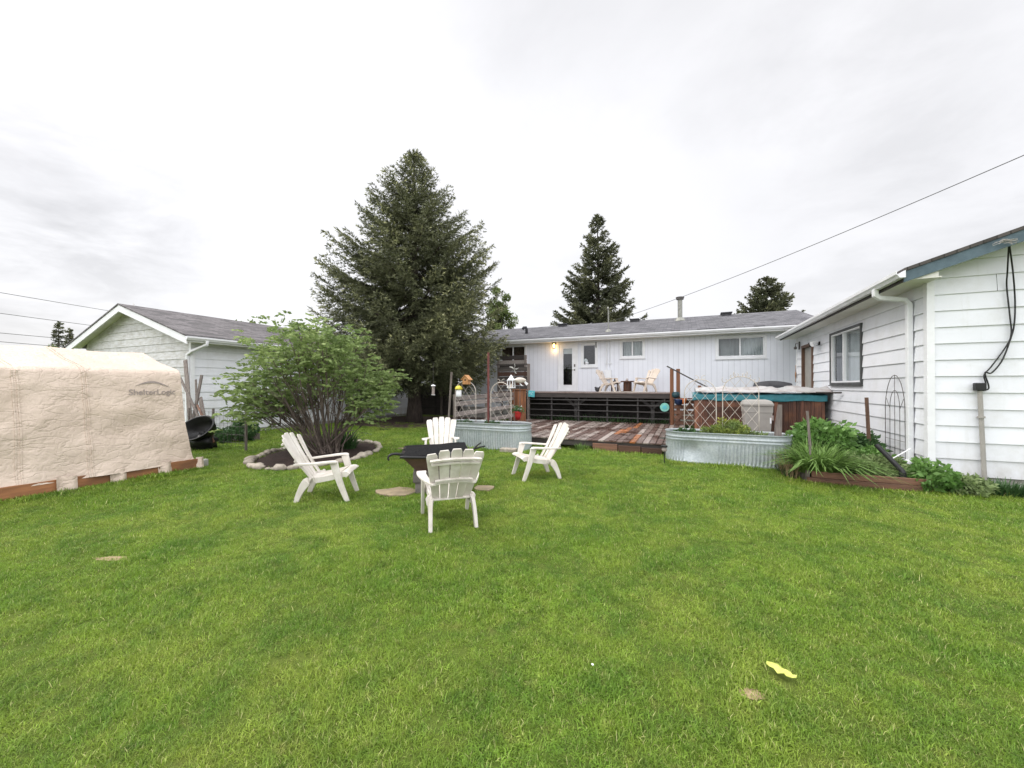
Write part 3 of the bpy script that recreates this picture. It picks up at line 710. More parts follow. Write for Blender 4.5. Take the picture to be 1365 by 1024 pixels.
for k in (-1, 1):
    mb = MB(); mb.tube([(-.10, .07 * k, .03), (-.24, .12 * k, -.03)], [.045, .075], 12); mb.build('lamp_head', 'black_plastic' if k > 0 else 'white_trim', sl)
c = onx(1061, 500, GX - .05)
mb = MB(); mb.blob((0, 0, 0), (.02, .05, .13), 1, .3); mb.tube([(0, 0, .13), (0, 0, .34)], .008, 5); mb.tube([(0, 0, -.1), (0, 0, -.25)], .012, 5)
o = mb.build('wind_chime', 'terracotta', smooth=True); o.location = (GX - .06, c.y, c.z); tag(o, 'rusty hanging ornament on the garage wall left of its door', 'ornament')
c = onx(1065, 462, GX - .05); mb = MB(); mb.tube([(0, 0, .12), (-.08, 0, .10), (-.09, 0, -.02)], .012, 6); mb.blob((-.09, 0, -.05), (.05, .05, .05), 2, .2); mb.box((0, -.04, -.1), (.035, .04, .16))
o = mb.build('wall_hook', 'dark_wire'); o.location = (GX - .06, c.y, c.z); tag(o, 'small dark hook and bell near the far corner of the garage', 'hook')
# ground pipe with a box on the gable and the cables hanging to it
c0 = ony(1313, 640, GY0 - .07); c1 = ony(1306, 520, GY0 - .07)
t = thing('meter_pipe', 'grey conduit pipe leaning on the white gable with black box on top', 'pipe', (c0.x, GY0 - .07, 0))
mb = MB(); mb.tube([(0, 0, 0), (c1.x - c0.x, 0, c1.z)], .028, 10); k = .72; mb.tube([((c1.x - c0.x) * k, 0, c1.z * k), ((c1.x - c0.x) * (k + .02), 0, c1.z * (k + .02))], .045, 8); mb.build('pipe', 'taupe_plastic', t, smooth=False)
mb = MB(); mb.box((c1.x - c0.x - .065, -.05, c1.z - .01), (c1.x - c0.x + .055, .03, c1.z + .11)); mb.build('junction_box', 'black_plastic', t, bevel=.01)
t = None
def cable(name, pts, r, label, m='grey_cable', cat='cable', seg=14, group=None):
    P = [V3(p) for p in pts]; path = []
    for i in range(len(P) - 1):
        p0, p1, p2, p3 = P[max(i - 1, 0)], P[i], P[i + 1], P[min(i + 2, len(P) - 1)]
        for k in range(seg):
            u = k / seg; path.append(.5 * ((2 * p1) + (p2 - p0) * u + (2 * p0 - 5 * p1 + 4 * p2 - p3) * u * u + (3 * p1 - p0 - 3 * p2 + p3) * u ** 3))
    path.append(P[-1]); mb = MB(); mb.tube(path, r, 6); return tag(mb.build(name, m, smooth=True), label, cat, group)
Yc = GY0 - .06; A = lambda px, py, d=0.: ony(px, py, Yc - d)
cable('hanging_cable', [A(1345, 322, .3), A(1343, 360, .1), A(1342, 382), A(1346, 420), A(1348, 445), A(1341, 462), A(1322, 488), A(1312, 500), A(1314, 512), A(1310, 520)], .010, 'black cable hanging from the gable fascia, the straighter left strand', 'black_plastic')
cable('hanging_cable', [A(1345, 323, .3), A(1350, 360, .1), A(1353, 400), A(1352, 432), A(1347, 452), A(1336, 480), A(1322, 497), A(1313, 497), A(1318, 517), A(1309, 521)], .010, 'black cable hanging from the gable fascia, the right strand bowing outward', 'black_plastic')
mb = MB()
for k in range(26):
    q = A(1345, 321, .40); mb.tube([q, q + V3((random.uniform(-.10, .06), random.uniform(-.03, .0), random.uniform(-.02, .03))), q + V3((random.uniform(-.18, .10), random.uniform(-.05, .02), random.uniform(-.07, .02)))], .003, 4)
tag(mb.build('cable_fray', 'taupe_plastic'), 'frayed pale tape wound where the cables meet the blue fascia', 'tape')

# ------------------------------------------------------------------ shed on the left
SX = -13.9; SY0, SY1 = 6.81, 21.5; SRX = -17.4; SEX = SX + .55; SSL = .315
sz_e = ony(249, 446, SY0 - .4).z
shed = thing('outbuilding', 'white-sided outbuilding with weathered gable and grey shingle roof at the left', 'garage', (SX, SY0, 0))
ss = Wall((SX, 0, 0), (0, 1, 0), (1, 0, 0)); sg = Wall((0, SY0, 0), (1, 0, 0), (0, -1, 0))
mb = MB(); lap_siding(mb, ss, SY0, SY1, .12, sz_e - .16); mb.tint = 0; mb.box((2 * SRX - SX - .02, SY0, .1), (2 * SRX - SX, SY1, sz_e - .16)); mb.box((2 * SRX - SX, SY1, .1), (SX, SY1 + .02, sz_e - .16))
mb.build('wall', 'siding_white', shed, world=True)
mb = MB()
def sext(z):
    m = max(0, (z - (sz_e - .07)) / SSL); return max(2 * SRX - SX, 2 * SRX - SEX + m), min(SX, SEX - m)
lap_siding(mb, sg, 2 * SRX - SX, SX, .12, 4.9, ext=sext); mb.build('gable_wall', 'siding_weathered', shed, world=True)
mb = MB(); mb.box((2 * SRX - SX + .02, SY0 + .02, -.1), (SX - .02, SY1 - .02, .14)); mb.build('foundation', 'concrete', shed, world=True)
mb = MB(); mb.prism([(SX - .08, SY0 - .035, .1), (SX + .035, SY0 - .035, .1), (SX + .035, SY0 + .08, .1), (SX, SY0 + .08, .1), (SX, SY0, .1), (SX - .08, SY0, .1)], (0, 0, sz_e - .26)); mb.build('corner_trim', 'white_trim', shed, world=True)
SRZ = sz_e + SSL * (SEX - SRX)
mb = MB(); groof(mb, SEX, sz_e, SRX, SRZ, SY0 - .42, SY1 + .4); mb.build('roof', 'shingle_shed', shed, world=True)
mb = MB()
for sgn in (1, -1):
    xe = SEX if sgn > 0 else 2 * SRX - SEX
    mb.prism([(xe, SY0 - .40, sz_e - .053), (SRX, SY0 - .40, SRZ - .053), (SRX, SY0 - .40, SRZ - .27), (xe, SY0 - .40, sz_e - .27)], (0, .03, 0))
mb.box((SEX - .02, SY0 - .36, sz_e - .20), (SEX - .001, SY1 + .36, sz_e - .055))
mb.build('fascia', 'white_trim', shed, world=True)
mb = MB(); mb.box((SX + .001, SY0 - .03, sz_e - .19), (SEX - .022, SY1 + .36, sz_e - .17))
for sgn in (1, -1):
    xe = SEX - .03 if sgn > 0 else 2 * SRX - SEX + .03; dz = SSL * .03
    mb.prism([(xe, SY0 - .368, sz_e - .055 + dz), (SRX, SY0 - .368, SRZ - .055), (SRX, SY0 - .368, SRZ - .075), (xe, SY0 - .368, sz_e - .075 + dz)], (0, .366, 0))
mb.build('soffit', 'soffit', shed, world=True)
mb = MB(); gutter_mb((SEX, SY0 - .43, sz_e - .045), (SEX, SY1 + .4, sz_e - .05), (1, 0, 0), mb); mb.build('gutter', 'white_trim', shed, world=True)
mb = MB(); yy = SY0 - .1; mb.sweep([(SEX + .06, yy + .2, sz_e - .14), (SEX + .06, yy + .2, sz_e - .26), (SX + .25, yy, sz_e - .45), (SX - .03, SY0 - .09, sz_e - .55), (SX - .04, SY0 - .09, sz_e - .75), (SX - .04, SY0 - .09, .3)], (0, 1, 0), .09, .07)
mb.build('downpipe', 'white_trim', shed, world=True, bevel=.012)

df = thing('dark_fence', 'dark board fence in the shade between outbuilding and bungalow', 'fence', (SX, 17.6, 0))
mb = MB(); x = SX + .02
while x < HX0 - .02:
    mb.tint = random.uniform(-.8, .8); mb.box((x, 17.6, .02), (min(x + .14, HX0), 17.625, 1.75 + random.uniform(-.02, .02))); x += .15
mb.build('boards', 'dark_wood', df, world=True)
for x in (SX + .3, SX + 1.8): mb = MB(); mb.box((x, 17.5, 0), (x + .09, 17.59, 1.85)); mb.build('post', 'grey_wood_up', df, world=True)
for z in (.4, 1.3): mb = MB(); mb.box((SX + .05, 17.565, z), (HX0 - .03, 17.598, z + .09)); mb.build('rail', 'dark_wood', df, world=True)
# ------------------------------------------------------------------ decks
LDZ = .27; LDY0, LDY1 = 9.6, 14.4; LX0, LX1 = -6.0, 2.4
ld = thing('lower_deck', 'low wet deck of brown and silvered boards in front of the raised deck', 'deck', (LX0, LDY0, 0))
mb = MB(); x = LX0; k = 0
xo = [ony(848, 583, 10.4).x, ony(828, 577, 11.4).x, ony(845, 566, 12.6).x]
while x < LX1:
    y1 = LDY1 + .35 if x < .0 else 12.7
    cuts = [LDY0 - .03 + random.uniform(-.01, .01), LDY0 + random.uniform(1.2, 2.0), LDY0 + random.uniform(2.5, 3.3), y1]
    for i in range(3):
        if cuts[i + 1] <= cuts[i]: continue
        mb.tint = random.choice([-1.1, -1, -.9, -.7, -.5, -.2, .2, .6, .9]) + random.uniform(-.15, .15)
        if any(abs(x + .07 - q) < .08 and j == i for j, q in enumerate(xo)): mb.tint = 1.6
        dz = random.uniform(-.002, .002)
        mb.box((x, cuts[i], LDZ - .035 + dz), (x + .134, cuts[i + 1] - .004, LDZ + dz))
    x += .150
mb.build('decking', 'wet_deck', ld, world=True, bevel=.004)
mb = MB(); mb.tint = 0; mb.box((LX0 + .02, LDY0, .10), (LX1, LDY0 + .04, LDZ - .037)); 
for i in range(24): mb.box((LX0 + .05 + i * .35, LDY0 + .05, .08), (LX0 + .09 + i * .35, LDY1, LDZ - .037))
mb.build('frame', 'dark_wood', ld, world=True)
mb = MB(); xx = [ony(p, 597, LDY0 - .04).x for p in (790, 824, 855, 884)]
for i in range(3): mb.tint = (.5, -1.2, -1.5)[i]; mb.box((xx[i], LDY0 - .05, .0), (xx[i + 1] - .02, LDY0 - .002, (.19, .17, .15)[i]))
mb.build('kickboard', 'cedar_flat', ld, world=True, bevel=.006)

UY0 = 14.4; UX0, UX1 = -7.3, -.35
ud = thing('raised_deck', 'raised dark deck with slatted skirt against the house', 'deck', (UX0, UY0, 0))
mb = MB(); y = UY0 - .02
while y < HY - .02:
    mb.tint = random.uniform(-.5, .9); mb.box((UX0, y, DZ - .035), (UX1, min(y + .134, HY - .005), DZ + random.uniform(-.001, .002))); y += .14
mb.build('decking', 'wet_deck', ud, world=True)
mb = MB(); mb.box((UX0, UY0, DZ - .20), (UX1, UY0 + .04, DZ - .037)); mb.build('fascia', 'dark_wood', ud, world=True)
for z in (DZ - .27, .93, .70, .47):
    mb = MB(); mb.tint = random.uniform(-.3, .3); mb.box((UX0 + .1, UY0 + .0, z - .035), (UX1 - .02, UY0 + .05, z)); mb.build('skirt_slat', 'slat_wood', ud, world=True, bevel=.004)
for i in range(7):
    x = UX0 + .35 + i * 1.08; mb = MB(); mb.box((x, UY0 + .055, LDZ), (x + .05, UY0 + .12, DZ - .038)); mb.build('post', 'slat_wood', ud, world=True)
for px in (768, 870):
    c = ony(px, 540, UY0 + .4).x; mb = MB(); mb.box((c - .06, UY0 + .35, 0), (c + .06, UY0 + .47, DZ - .3))
    for sg_ in (-1, 1): mb.sweep([(c, UY0 + .34, .80), (c + sg_ * .42, UY0 + .34, DZ - .22)], (0, 1, 0), .04, .09)
    mb.build('brace', 'slat_wood', ud, world=True)
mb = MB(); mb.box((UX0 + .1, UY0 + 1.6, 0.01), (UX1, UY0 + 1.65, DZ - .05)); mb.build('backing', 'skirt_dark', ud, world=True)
# privacy screen on the left end of the raised deck
c0 = ony(664, 500, UY0 + .1).x; c1 = ony(704, 500, UY0 + .1).x
ps = thing('privacy_screen', 'dark stained board screen on the left end of the raised deck', 'screen', (c0, UY0 + .1, 0))
zt = ony(684, 487, UY0 + .1).z
for i in range(8):
    mb = MB(); mb.tint = random.uniform(-.8, 1.2); z = LDZ + .8 + i * .19
    if z > zt - .1: break
    mb.box((c0, UY0 + .06, z), (c1, UY0 + .095, min(z + .17, zt))); mb.build('board', 'cedar_dark' if i in (3, 5) else 'dark_wood', ps, world=True, bevel=.005)
mb = MB(); mb.box((c1, UY0 - .02, LDZ), (c1 + .09, UY0 + .09, zt + .04)); mb.build('post', 'grey_wood_up', ps, world=True, bevel=.006)
mb = MB(); mb.box((c0 - .03, UY0 - .02, zt), (c1 - .005, UY0 + .12, zt + .05)); mb.build('cap_rail', 'dark_wood', ps, world=True)
# grey back rail further in
yb = 16.2; c0 = ony(664, 480, yb).x; c1 = ony(702, 480, yb).x; zt = ony(684, 474, yb).z
br = thing('deck_rail', 'weathered grey rail of three boards below the brown-curtained window', 'railing', (c0, yb, DZ))
for i in range(3):
    mb = MB(); mb.tint = (-.6, .6, -.3)[i]; z = zt - .22 * i; mb.box((c0, yb, z - .18), (c1, yb + .035, z)); mb.build('rail_board', 'dark_wood' if i != 1 else 'grey_wood', br, world=True, bevel=.005)
mb = MB(); mb.box((c0 - .02, yb - .06, DZ), (c0 + .08, yb - .002, zt + .05)); mb.build('post', 'grey_wood_up', br, world=True)
mb = MB(); mb.box((c1 - .1, yb - .06, DZ), (c1, yb - .002, zt)); mb.build('post', 'grey_wood_up', br, world=True)
# sloping-looking board rail along the lower deck's left side
FX = -6.05; y0 = onx(607, 550, FX).y; y1 = UY0 - .75
bf = thing('board_fence', 'four weathered grey rails along the left side of the low deck', 'fence', (FX, y0, 0))
for z, t in ((.45, .7), (.80, .9), (1.10, .5), (1.27, -.3)):
    mb = MB(); mb.tint = t; mb.sweep([(FX, y0, z - .02), (FX, y1, z + .03)], (0, 0, 1), .13, .035); mb.build('rail_board', 'grey_wood', bf, world=True, bevel=.006)
for y in (y0 + .1, (y0 + y1) / 2, y1 - .15):
    mb = MB(); mb.box((FX - .11, y - .05, 0), (FX - .02, y + .04, 1.36)); mb.build('post', 'grey_wood_up', bf, world=True)
mb = MB(); yy = UY0 - .7; c0 = ony(683, 540, yy).x; c1 = ony(701, 540, yy).x; zt = ony(692, 520, yy).z
for i in range(5):
    w_ = (c1 - c0) / 5; mb.tint = random.uniform(-.6, 1.4); mb.box((c0 + i * w_, yy, LDZ), (c0 + (i + 1) * w_ - .008, yy + .03, zt))
mb.tint = .3; mb.box((c0 - .03, yy - .05, zt), (c1 + .03, yy + .12, zt + .04))
tag(mb.build('plank_panel', 'cedar', bevel=.004), 'orange-brown vertical plank panel below the dark privacy screen', 'panel')

# stair rail and gate on the right end of the raised deck
yy = UY0 - .04; xa = ony(895.5, 510, yy).x; xb = ony(904, 510, yy).x
sr = thing('stair_rail', 'cedar posts with dark sloping handrail at the right end of the raised deck', 'railing', (xa, yy, 0))
for x in (xa, xb):
    mb = MB(); mb.box((x - .06, yy - .06, LDZ), (x + .06, yy + .05, ony(895, 492, yy).z)); mb.build('post', 'cedar', sr, world=True, bevel=.006)
e = ony(946, 518, yy); s_ = ony(889, 489, yy)
mb = MB(); mb.sweep([(s_.x, yy, s_.z + .02), (e.x, yy, e.z)], (0, 1, 0), .13, .04); mb.build('handrail', 'dark_wood', sr, world=True, bevel=.006)
mb = MB(); mb.box((e.x - .35, yy - .05, .2), (e.x - .25, yy + .05, e.z + .1)); mb.build('post', 'cedar', sr, world=True)
xl, xr = xa + .08, xa + .80
for i in range(5):
    mb = MB(); mb.tint = random.uniform(-.5, .9); z = LDZ + .02 + i * .18; mb.box((xl, yy - .09 + .015 * (i % 2), z), (xr, yy - .062 + .015 * (i % 2), z + .13)); mb.build('riser_board', 'cedar_flat', sr, world=True, bevel=.005)
mb = MB(); mb.sweep([(xl + .05, yy - .115, LDZ + .15), (xr - .2, yy - .115, LDZ + .75)], (0, 1, 0), .03, .10); mb.build('brace', 'cedar_flat', sr, world=True)
mb = MB(); mb.box((xl - .03, yy - .25, 1.16), (xr + .1, yy - .0, 1.20)); mb.build('shelf', 'cedar_dark', sr, world=True)
def pot(name, px, py, Y, prof, m, label, cat, z=None):
    c = ony(px, py, Y); mb = MB(); mb.lathe(prof, (0, 0, 0), 16)
    o = mb.build(name, m, smooth=True); o.location = (c.x, Y, c.z if z is None else z); return tag(o, label, cat)
pot('glazed_pot', 901, 533, yy - .13, [(.06, 0), (.12, .05), (.13, .14), (.10, .19), (.11, .21)], 'dark_teal', 'round dark teal pot beside the cedar stair posts', 'pot', 1.20)
pot('glazed_pot', 905, 538, yy - .3, [(.07, 0), (.13, .06), (.14, .16), (.15, .2)], 'blue_glaze', 'dark blue glazed pot hanging under the stair shelf', 'pot', .97)
pot('glazed_pot', 911, 538, yy - .3, [(.07, 0), (.09, .1), (.10, .16), (.105, .18)], 'orange_glaze', 'small orange pot beside the dark blue one', 'pot', 1.0)
t = thing('plate_ornament', 'round mint green plate hanging on the right end of the deck skirt', 'ornament', ony(886, 543, UY0 - .08))
mb = MB(); mb.tube([(0, 0, 0), (0, -.025, 0)], [.15, .15], 24); mb.build('plate', 'mint', t)
mb = MB(); mb.tube([(0, -.03, 0), (0, -.036, 0)], [.075, .07], 18); mb.build('plate_centre', 'aqua', t)
mb = MB(); mb.tube([(0, -.012, .15), (0, -.012, .25), (0, .05, .27)], .006, 5); mb.build('hanger', 'dark_wire', t)
c = ony(708.5, 525, UY0 - .1)
t = thing('small_sign', 'small turquoise sign on the corner post of the raised deck', 'sign', c)
mb = MB(); mb.obox((0, 0, 0), (.27, .02, .25), (0, R(4), 0)); mb.build('board', 'aqua', t, bevel=.004)
mb = MB(); 
for q in ((-.06, .03), (.0, -.02), (.05, .05)): mb.tube([(q[0] - .03, -.014, q[1] - .03), (q[0], -.016, q[1] + .03), (q[0] + .03, -.014, q[1] - .02)], .007, 4)
mb.build('painted_mark', 'white_trim', t)

# ------------------------------------------------------------------ resin chairs
def curve(p, n=6):
    P = [V3(q) for q in p]; out = []
    for i in range(len(P) - 1):
        a, b, c, d = P[max(i - 1, 0)], P[i], P[i + 1], P[min(i + 2, len(P) - 1)]
        for k in range(n):
            u = k / n; out.append(.5 * ((2 * b) + (c - a) * u + (2 * a - 5 * b + 4 * c - d) * u * u + (3 * b - a - 3 * c + d) * u ** 3))
    return out + [P[-1]]
def lerp(a, b, t): return a + (b - a) * t
def make_chair(m, label, group):
    t = thing('garden_chair', label, 'chair', group=group)
    J = V3((0, -.20, .325)); T = V3((0, -.56, .94))
    mb = MB()
    for i in range(-2, 3):
        top = 1 - .022 * i * i
        pts = []; ws = []
        for u in (0, .15, .3, .45, .6, .75, .88, .94, .975, 1.):
            x = i * lerp(.088, .134, u * top); p = J.lerp(T, u * top); bow = .018 * math.sin(u * 3.1) 
            pts.append((x, p.y + .010 * i * i - bow, p.z)); w_ = lerp(.081, .124, u); ws.append(w_ * (.68 if u == 1 else .82 if u > .97 else .95 if u > .93 else 1))
        mb.sweep(pts, (1, .0, 0), ws, .016)
    bs = mb.build('backrest', m, t, bevel=.004)
    for u, w_ in ((.36, .20), (.40, .205), (.735, .26), (.80, .275)):
        mb = MB(); p = J.lerp(T, u); mb.sweep([(x_ * w_, p.y - .038 + .03 * (x_ * x_) * w_ / .26, p.z - .012 + .02 * (1 - x_ * x_)) for x_ in (-1, -.75, -.5, -.25, 0, .25, .5, .75, 1)], (0, -.45, .9), .022, .034)
        mb.build('back_rib', m, t)
    mb = MB(); prof = curve([(0, -.21, .315), (0, -.05, .335), (0, .12, .365), (0, .26, .40), (0, .32, .405), (0, .355, .375)], 5)
    L = len(prof) - 1
    for k in range(5):
        a, b = k / 5 * L, (k + .90) / 5 * L; seg = [prof[min(L, int(a + (b - a) * q / 4 + .5))] for q in range(5)]
        seg = [s_ for i, s_ in enumerate(seg) if i == 0 or (s_ - seg[i - 1]).length > 1e-4]
        if len(seg) > 1: mb.sweep(seg, (1, 0, 0), lerp(.43, .50, k / 4), .018)
    mb.build('seat', m, t, bevel=.004)
    for s_ in (-1, 1):
        mb = MB(); mb.sweep([V3((s_ * lerp(.222, .262, i / L), p.y, p.z - .03)) for i, p in enumerate(prof[:-2])], (0, 0, 1), .07, .022); mb.build('seat_rail', m, t)
        mb = MB(); mb.sweep(curve([(s_ * .285, .165, .55), (s_ * .29, .20, .42), (s_ * .285, .27, .2), (s_ * .28, .345, 0)], 4), (0, 1, 0), [.105, .10, .098, .095, .092, .088, .084, .08, .075, .07, .066, .06, .055], .038); mb.build('leg', m, t, bevel=.006)
        mb = MB(); mb.sweep(curve([(s_ * .235, -.10, .315), (s_ * .243, -.20, .28), (s_ * .25, -.28, .15), (s_ * .255, -.335, 0)], 4), [V3((0, 1, .8)), V3((0, 1, .6))] + [V3((0, 1, .3))] * 11, [.08, .10, .11, .115, .115, .11, .10, .09, .082, .075, .068, .062, .055], .04); mb.build('leg', m, t, bevel=.006)
        mb = MB(); mb.sweep(curve([(s_ * .215, -.36, .525), (s_ * .25, -.26, .53), (s_ * .30, -.08, .545), (s_ * .318, .08, .56), (s_ * .305, .17, .563), (s_ * .298, .205, .55)], 4), (1, 0, 0), [.06, .06, .062, .066, .07, .075, .08, .085, .09, .096, .10, .104, .108, .110, .112, .112, .108, .10, .09, .075, .06], .026); mb.build('armrest', m, t, bevel=.007)
    return t
def camxy(X, Y): 
    c, s = math.cos(TH), math.sin(TH); return (X * c - Y * s, X * s + Y * c)
GL = 'white resin chairs round the fire pit'
cA = make_chair('resin_white', 'white slatted garden chair seen side-on between the stone-ringed shrub and fire pit', GL)
def face(a): return R(a - 90 + 24.1)
cA.location = (*camxy(-2.66, 5.56), 0); cA.rotation_euler = (0, 0, face(9))
cB = dup(cA, (*camxy(-.75, 4.60), 0), face(108), 'white garden chair seen from behind, nearest the camera, hiding part of the fire pit')
cC = dup(cA, (*camxy(.43, 6.80), 0), face(198), 'white slatted garden chair on the grass in front of the low wet deck')
cD = dup(cA, (*camxy(-1.43, 7.75), 0), face(279), 'white garden chair facing the camera behind the black-covered fire pit')
GD = 'beige chairs on the raised deck'
y_ = 16.2; c = ony(813, 520, y_)
cE = make_chair('resin_beige', 'beige chair on the raised deck left of the spool table', GD); cE.location = (c.x, y_, DZ); cE.rotation_euler = (0, 0, face(-38))
y_ = 16.0; c = ony(860, 520, y_)
cF = dup(cE, (c.x, y_, DZ), face(205), 'beige chair on the raised deck right of the spool table')

# small things on the raised deck
y_ = 16.5; c = ony(836.5, 520, y_)
t = thing('spool_table', 'dark cable spool table between the two beige deck chairs', 'table', (c.x, y_, DZ))
mb = MB(); mb.lathe([(.27, .40), (.28, .43), (.27, .45)], (0, 0, 0), 24); mb.build('table_top', 'cedar_dark', t)
mb = MB(); 
for k in range(16):
    q = k * math.pi / 8; mb.tint = random.uniform(-.6, .6); mb.obox((.155 * math.cos(q), .155 * math.sin(q), .215), (.02, .055, .368), (0, 0, q))
mb.build('drum', 'cedar_dark', t)
mb = MB(); mb.lathe([(.27, 0), (.27, .03)], (0, 0, 0), 24); mb.build('base', 'cedar_dark', t)
mb = MB(); mb.lathe([(.05, 0), (.06, .03), (.045, .08), (.03, .10), (.01, .12)], (0, 0, 0), 12); o = mb.build('candle_jar', 'pale_tarp', smooth=True); o.location = (c.x - .02, y_, DZ + .45); tag(o, 'small pale jar standing on the spool table', 'jar')
c = ony(819.5, 520, y_)
t = thing('floor_lantern', 'dark house-shaped lantern on the deck between chair and spool table', 'lantern', (c.x, y_, DZ))
mb = MB()
for a in (-1, 1):
    for b in (-1, 1): mb.box((a * .12 - .015, b * .12 - .015, .0), (a * .12 + .015, b * .12 + .015, .34))
mb.box((-.14, -.14, 0), (.14, .14, .03)); mb.build('lantern_frame', 'cedar_dark', t)
mb = MB(); mb.add([(-.17, -.17, .34), (.17, -.17, .34), (.17, .17, .34), (-.17, .17, .34), (0, 0, .50)], [(0, 1, 4), (1, 2, 4), (2, 3, 4), (3, 0, 4), (3, 2, 1, 0)]); mb.lathe([(.02, .47), (.03, .53), (.01, .56)], (0, 0, 0), 8); mb.build('lantern_roof', 'black_plastic', t)
mb = MB(); mb.tube([(0, 0, .03), (0, 0, .2)], .045, 10); mb.build('candle', 'pale_tarp', t)
c = ony(832, 521, 15.9); mb = MB(); mb.box((-.95, -.28, 0), (.95, .28, .012)); o = mb.build('outdoor_mat', 'fiber_mat'); o.location = (c.x, 15.75, DZ + .003); tag(o, 'pale mat on the raised deck under the chairs and spool table', 'mat')
c = ony(797.5, 518, 16.4); mb = MB(); mb.blob((0, 0, .09), (.14, .09, .09), 4, .35); mb.blob((.09, -.03, .17), (.06, .06, .06), 5, .2); mb.blob((-.1, -.04, .16), (.05, .05, .05), 6, .2); o = mb.build('garden_figure', 'grey_cover', smooth=True); o.location = (c.x, 16.4, DZ); tag(o, 'small dark garden figure on the deck left of the beige chair', 'figurine')

# ------------------------------------------------------------------ fire pit
cx, cy = camxy(-1.20, 6.05)
fp = thing('fire_pit', 'brown tapered fire bowl under a black mesh screen on grey blocks', 'fire pit', (cx, cy, 0), TH + R(12))
def frus(mb, w0, w1, z0, z1, d0=None, d1=None):
    d0 = d0 or w0; d1 = d1 or w1
    return mb.add([(-w0, -d0, z0), (w0, -d0, z0), (w0, d0, z0), (-w0, d0, z0), (-w1, -d1, z1), (w1, -d1, z1), (w1, d1, z1), (-w1, d1, z1)], [(0, 3, 2, 1), (0, 1, 5, 4), (1, 2, 6, 5), (2, 3, 7, 6), (3, 0, 4, 7)])
mb = MB(); frus(mb, .27, .49, .33, .605); frus(mb, .26, .47, .335, .606); mb.build('bowl', 'brown_metal', fp)
mb = MB()
for k in range(4):
    a, b = ((-.48, -.48), (.48, -.48), (.48, .48), (-.48, .48))[k], ((.48, -.48), (.48, .48), (-.48, .48), (-.48, -.48))[k]
    mb.sweep([(a[0], a[1], .59), (b[0], b[1], .59)], (0, 0, 1), .025, .05)
mb.build('rim', 'black_plastic', fp)
mb = MB(); mb.tint = .2; mb.box((-.30, -.30, 0), (.30, .30, .17)); mb.build('base', 'grey_block', fp, bevel=.02)
mb = MB(); mb.tint = -.2; mb.box((-.33, -.33, .172), (.33, .33, .338)); mb.build('block', 'grey_block', fp, bevel=.02)
mb = MB()
def scr(i, j):
    x, y = -.495 + .99 * i, -.495 + .99 * j; e = max(abs(x), abs(y)) / .495
    return (x, y, .61 + .075 * max(0, 1 - e * 1.05) ** .8 + .03 * x + .02 * mnoise.noise(V3((x * 4, y * 4, 1))) + .035 * max(0, abs(x * y) / .28 - .6))
mb.grid(scr, 16, 16); mb.build('mesh_screen', 'black_mesh', fp, solid=.006)
for pts in ([(-.48, -.42, .62), (-.58, -.45, .635), (-.64, -.47, .625), (-.665, -.48, .585), (-.65, -.48, .55)], [(-.50, -.36, .61), (-.58, -.39, .63), (-.63, -.40, .61)], [(.15, -.52, .61), (.36, -.52, .60), (.50, -.50, .645), (.60, -.46, .72), (.66, -.44, .755)], [(.2, -.48, .62), (.45, -.42, .63), (.60, -.36, .665), (.74, -.32, .685)], [(-.5, -.53, .60), (-.1, -.55, .585), (.3, -.54, .60)]):
    mb = MB(); pp = curve(pts, 5); mb.tube(pp, [.022 - .012 * i / len(pp) for i in range(len(pp))], 6); mb.build('screen_bar', 'black_plastic', fp, smooth=True)
for k, (px, py, sx, sy, lab) in enumerate(((531, 657, .34, .20, 'flat tan stone slab in the grass left of the fire pit base'), (645, 652, .17, .14, 'flat pale stone slab in the grass right of the fire pit base'), (548, 599, .30, .16, 'flat mossy stone slab in the grass behind the fire pit'))):
    c = gp(px, py); poly = []
    for q in range(11):
        a = q / 11 * 6.283; r = 1 + .45 * mnoise.noise(V3((math.cos(a) * 1.9, math.sin(a) * 1.5, k * 3.1))); poly.append((math.cos(a) * sx * r, math.sin(a) * sy * r, .0))
    mb = MB(); mb.prism(poly, (0, 0, .03)); o = mb.build('stone_slab', 'slab_stone', bevel=.008); o.location = (c.x, c.y, 0); o.rotation_euler.z = TH; tag(o, lab, 'stone slab')

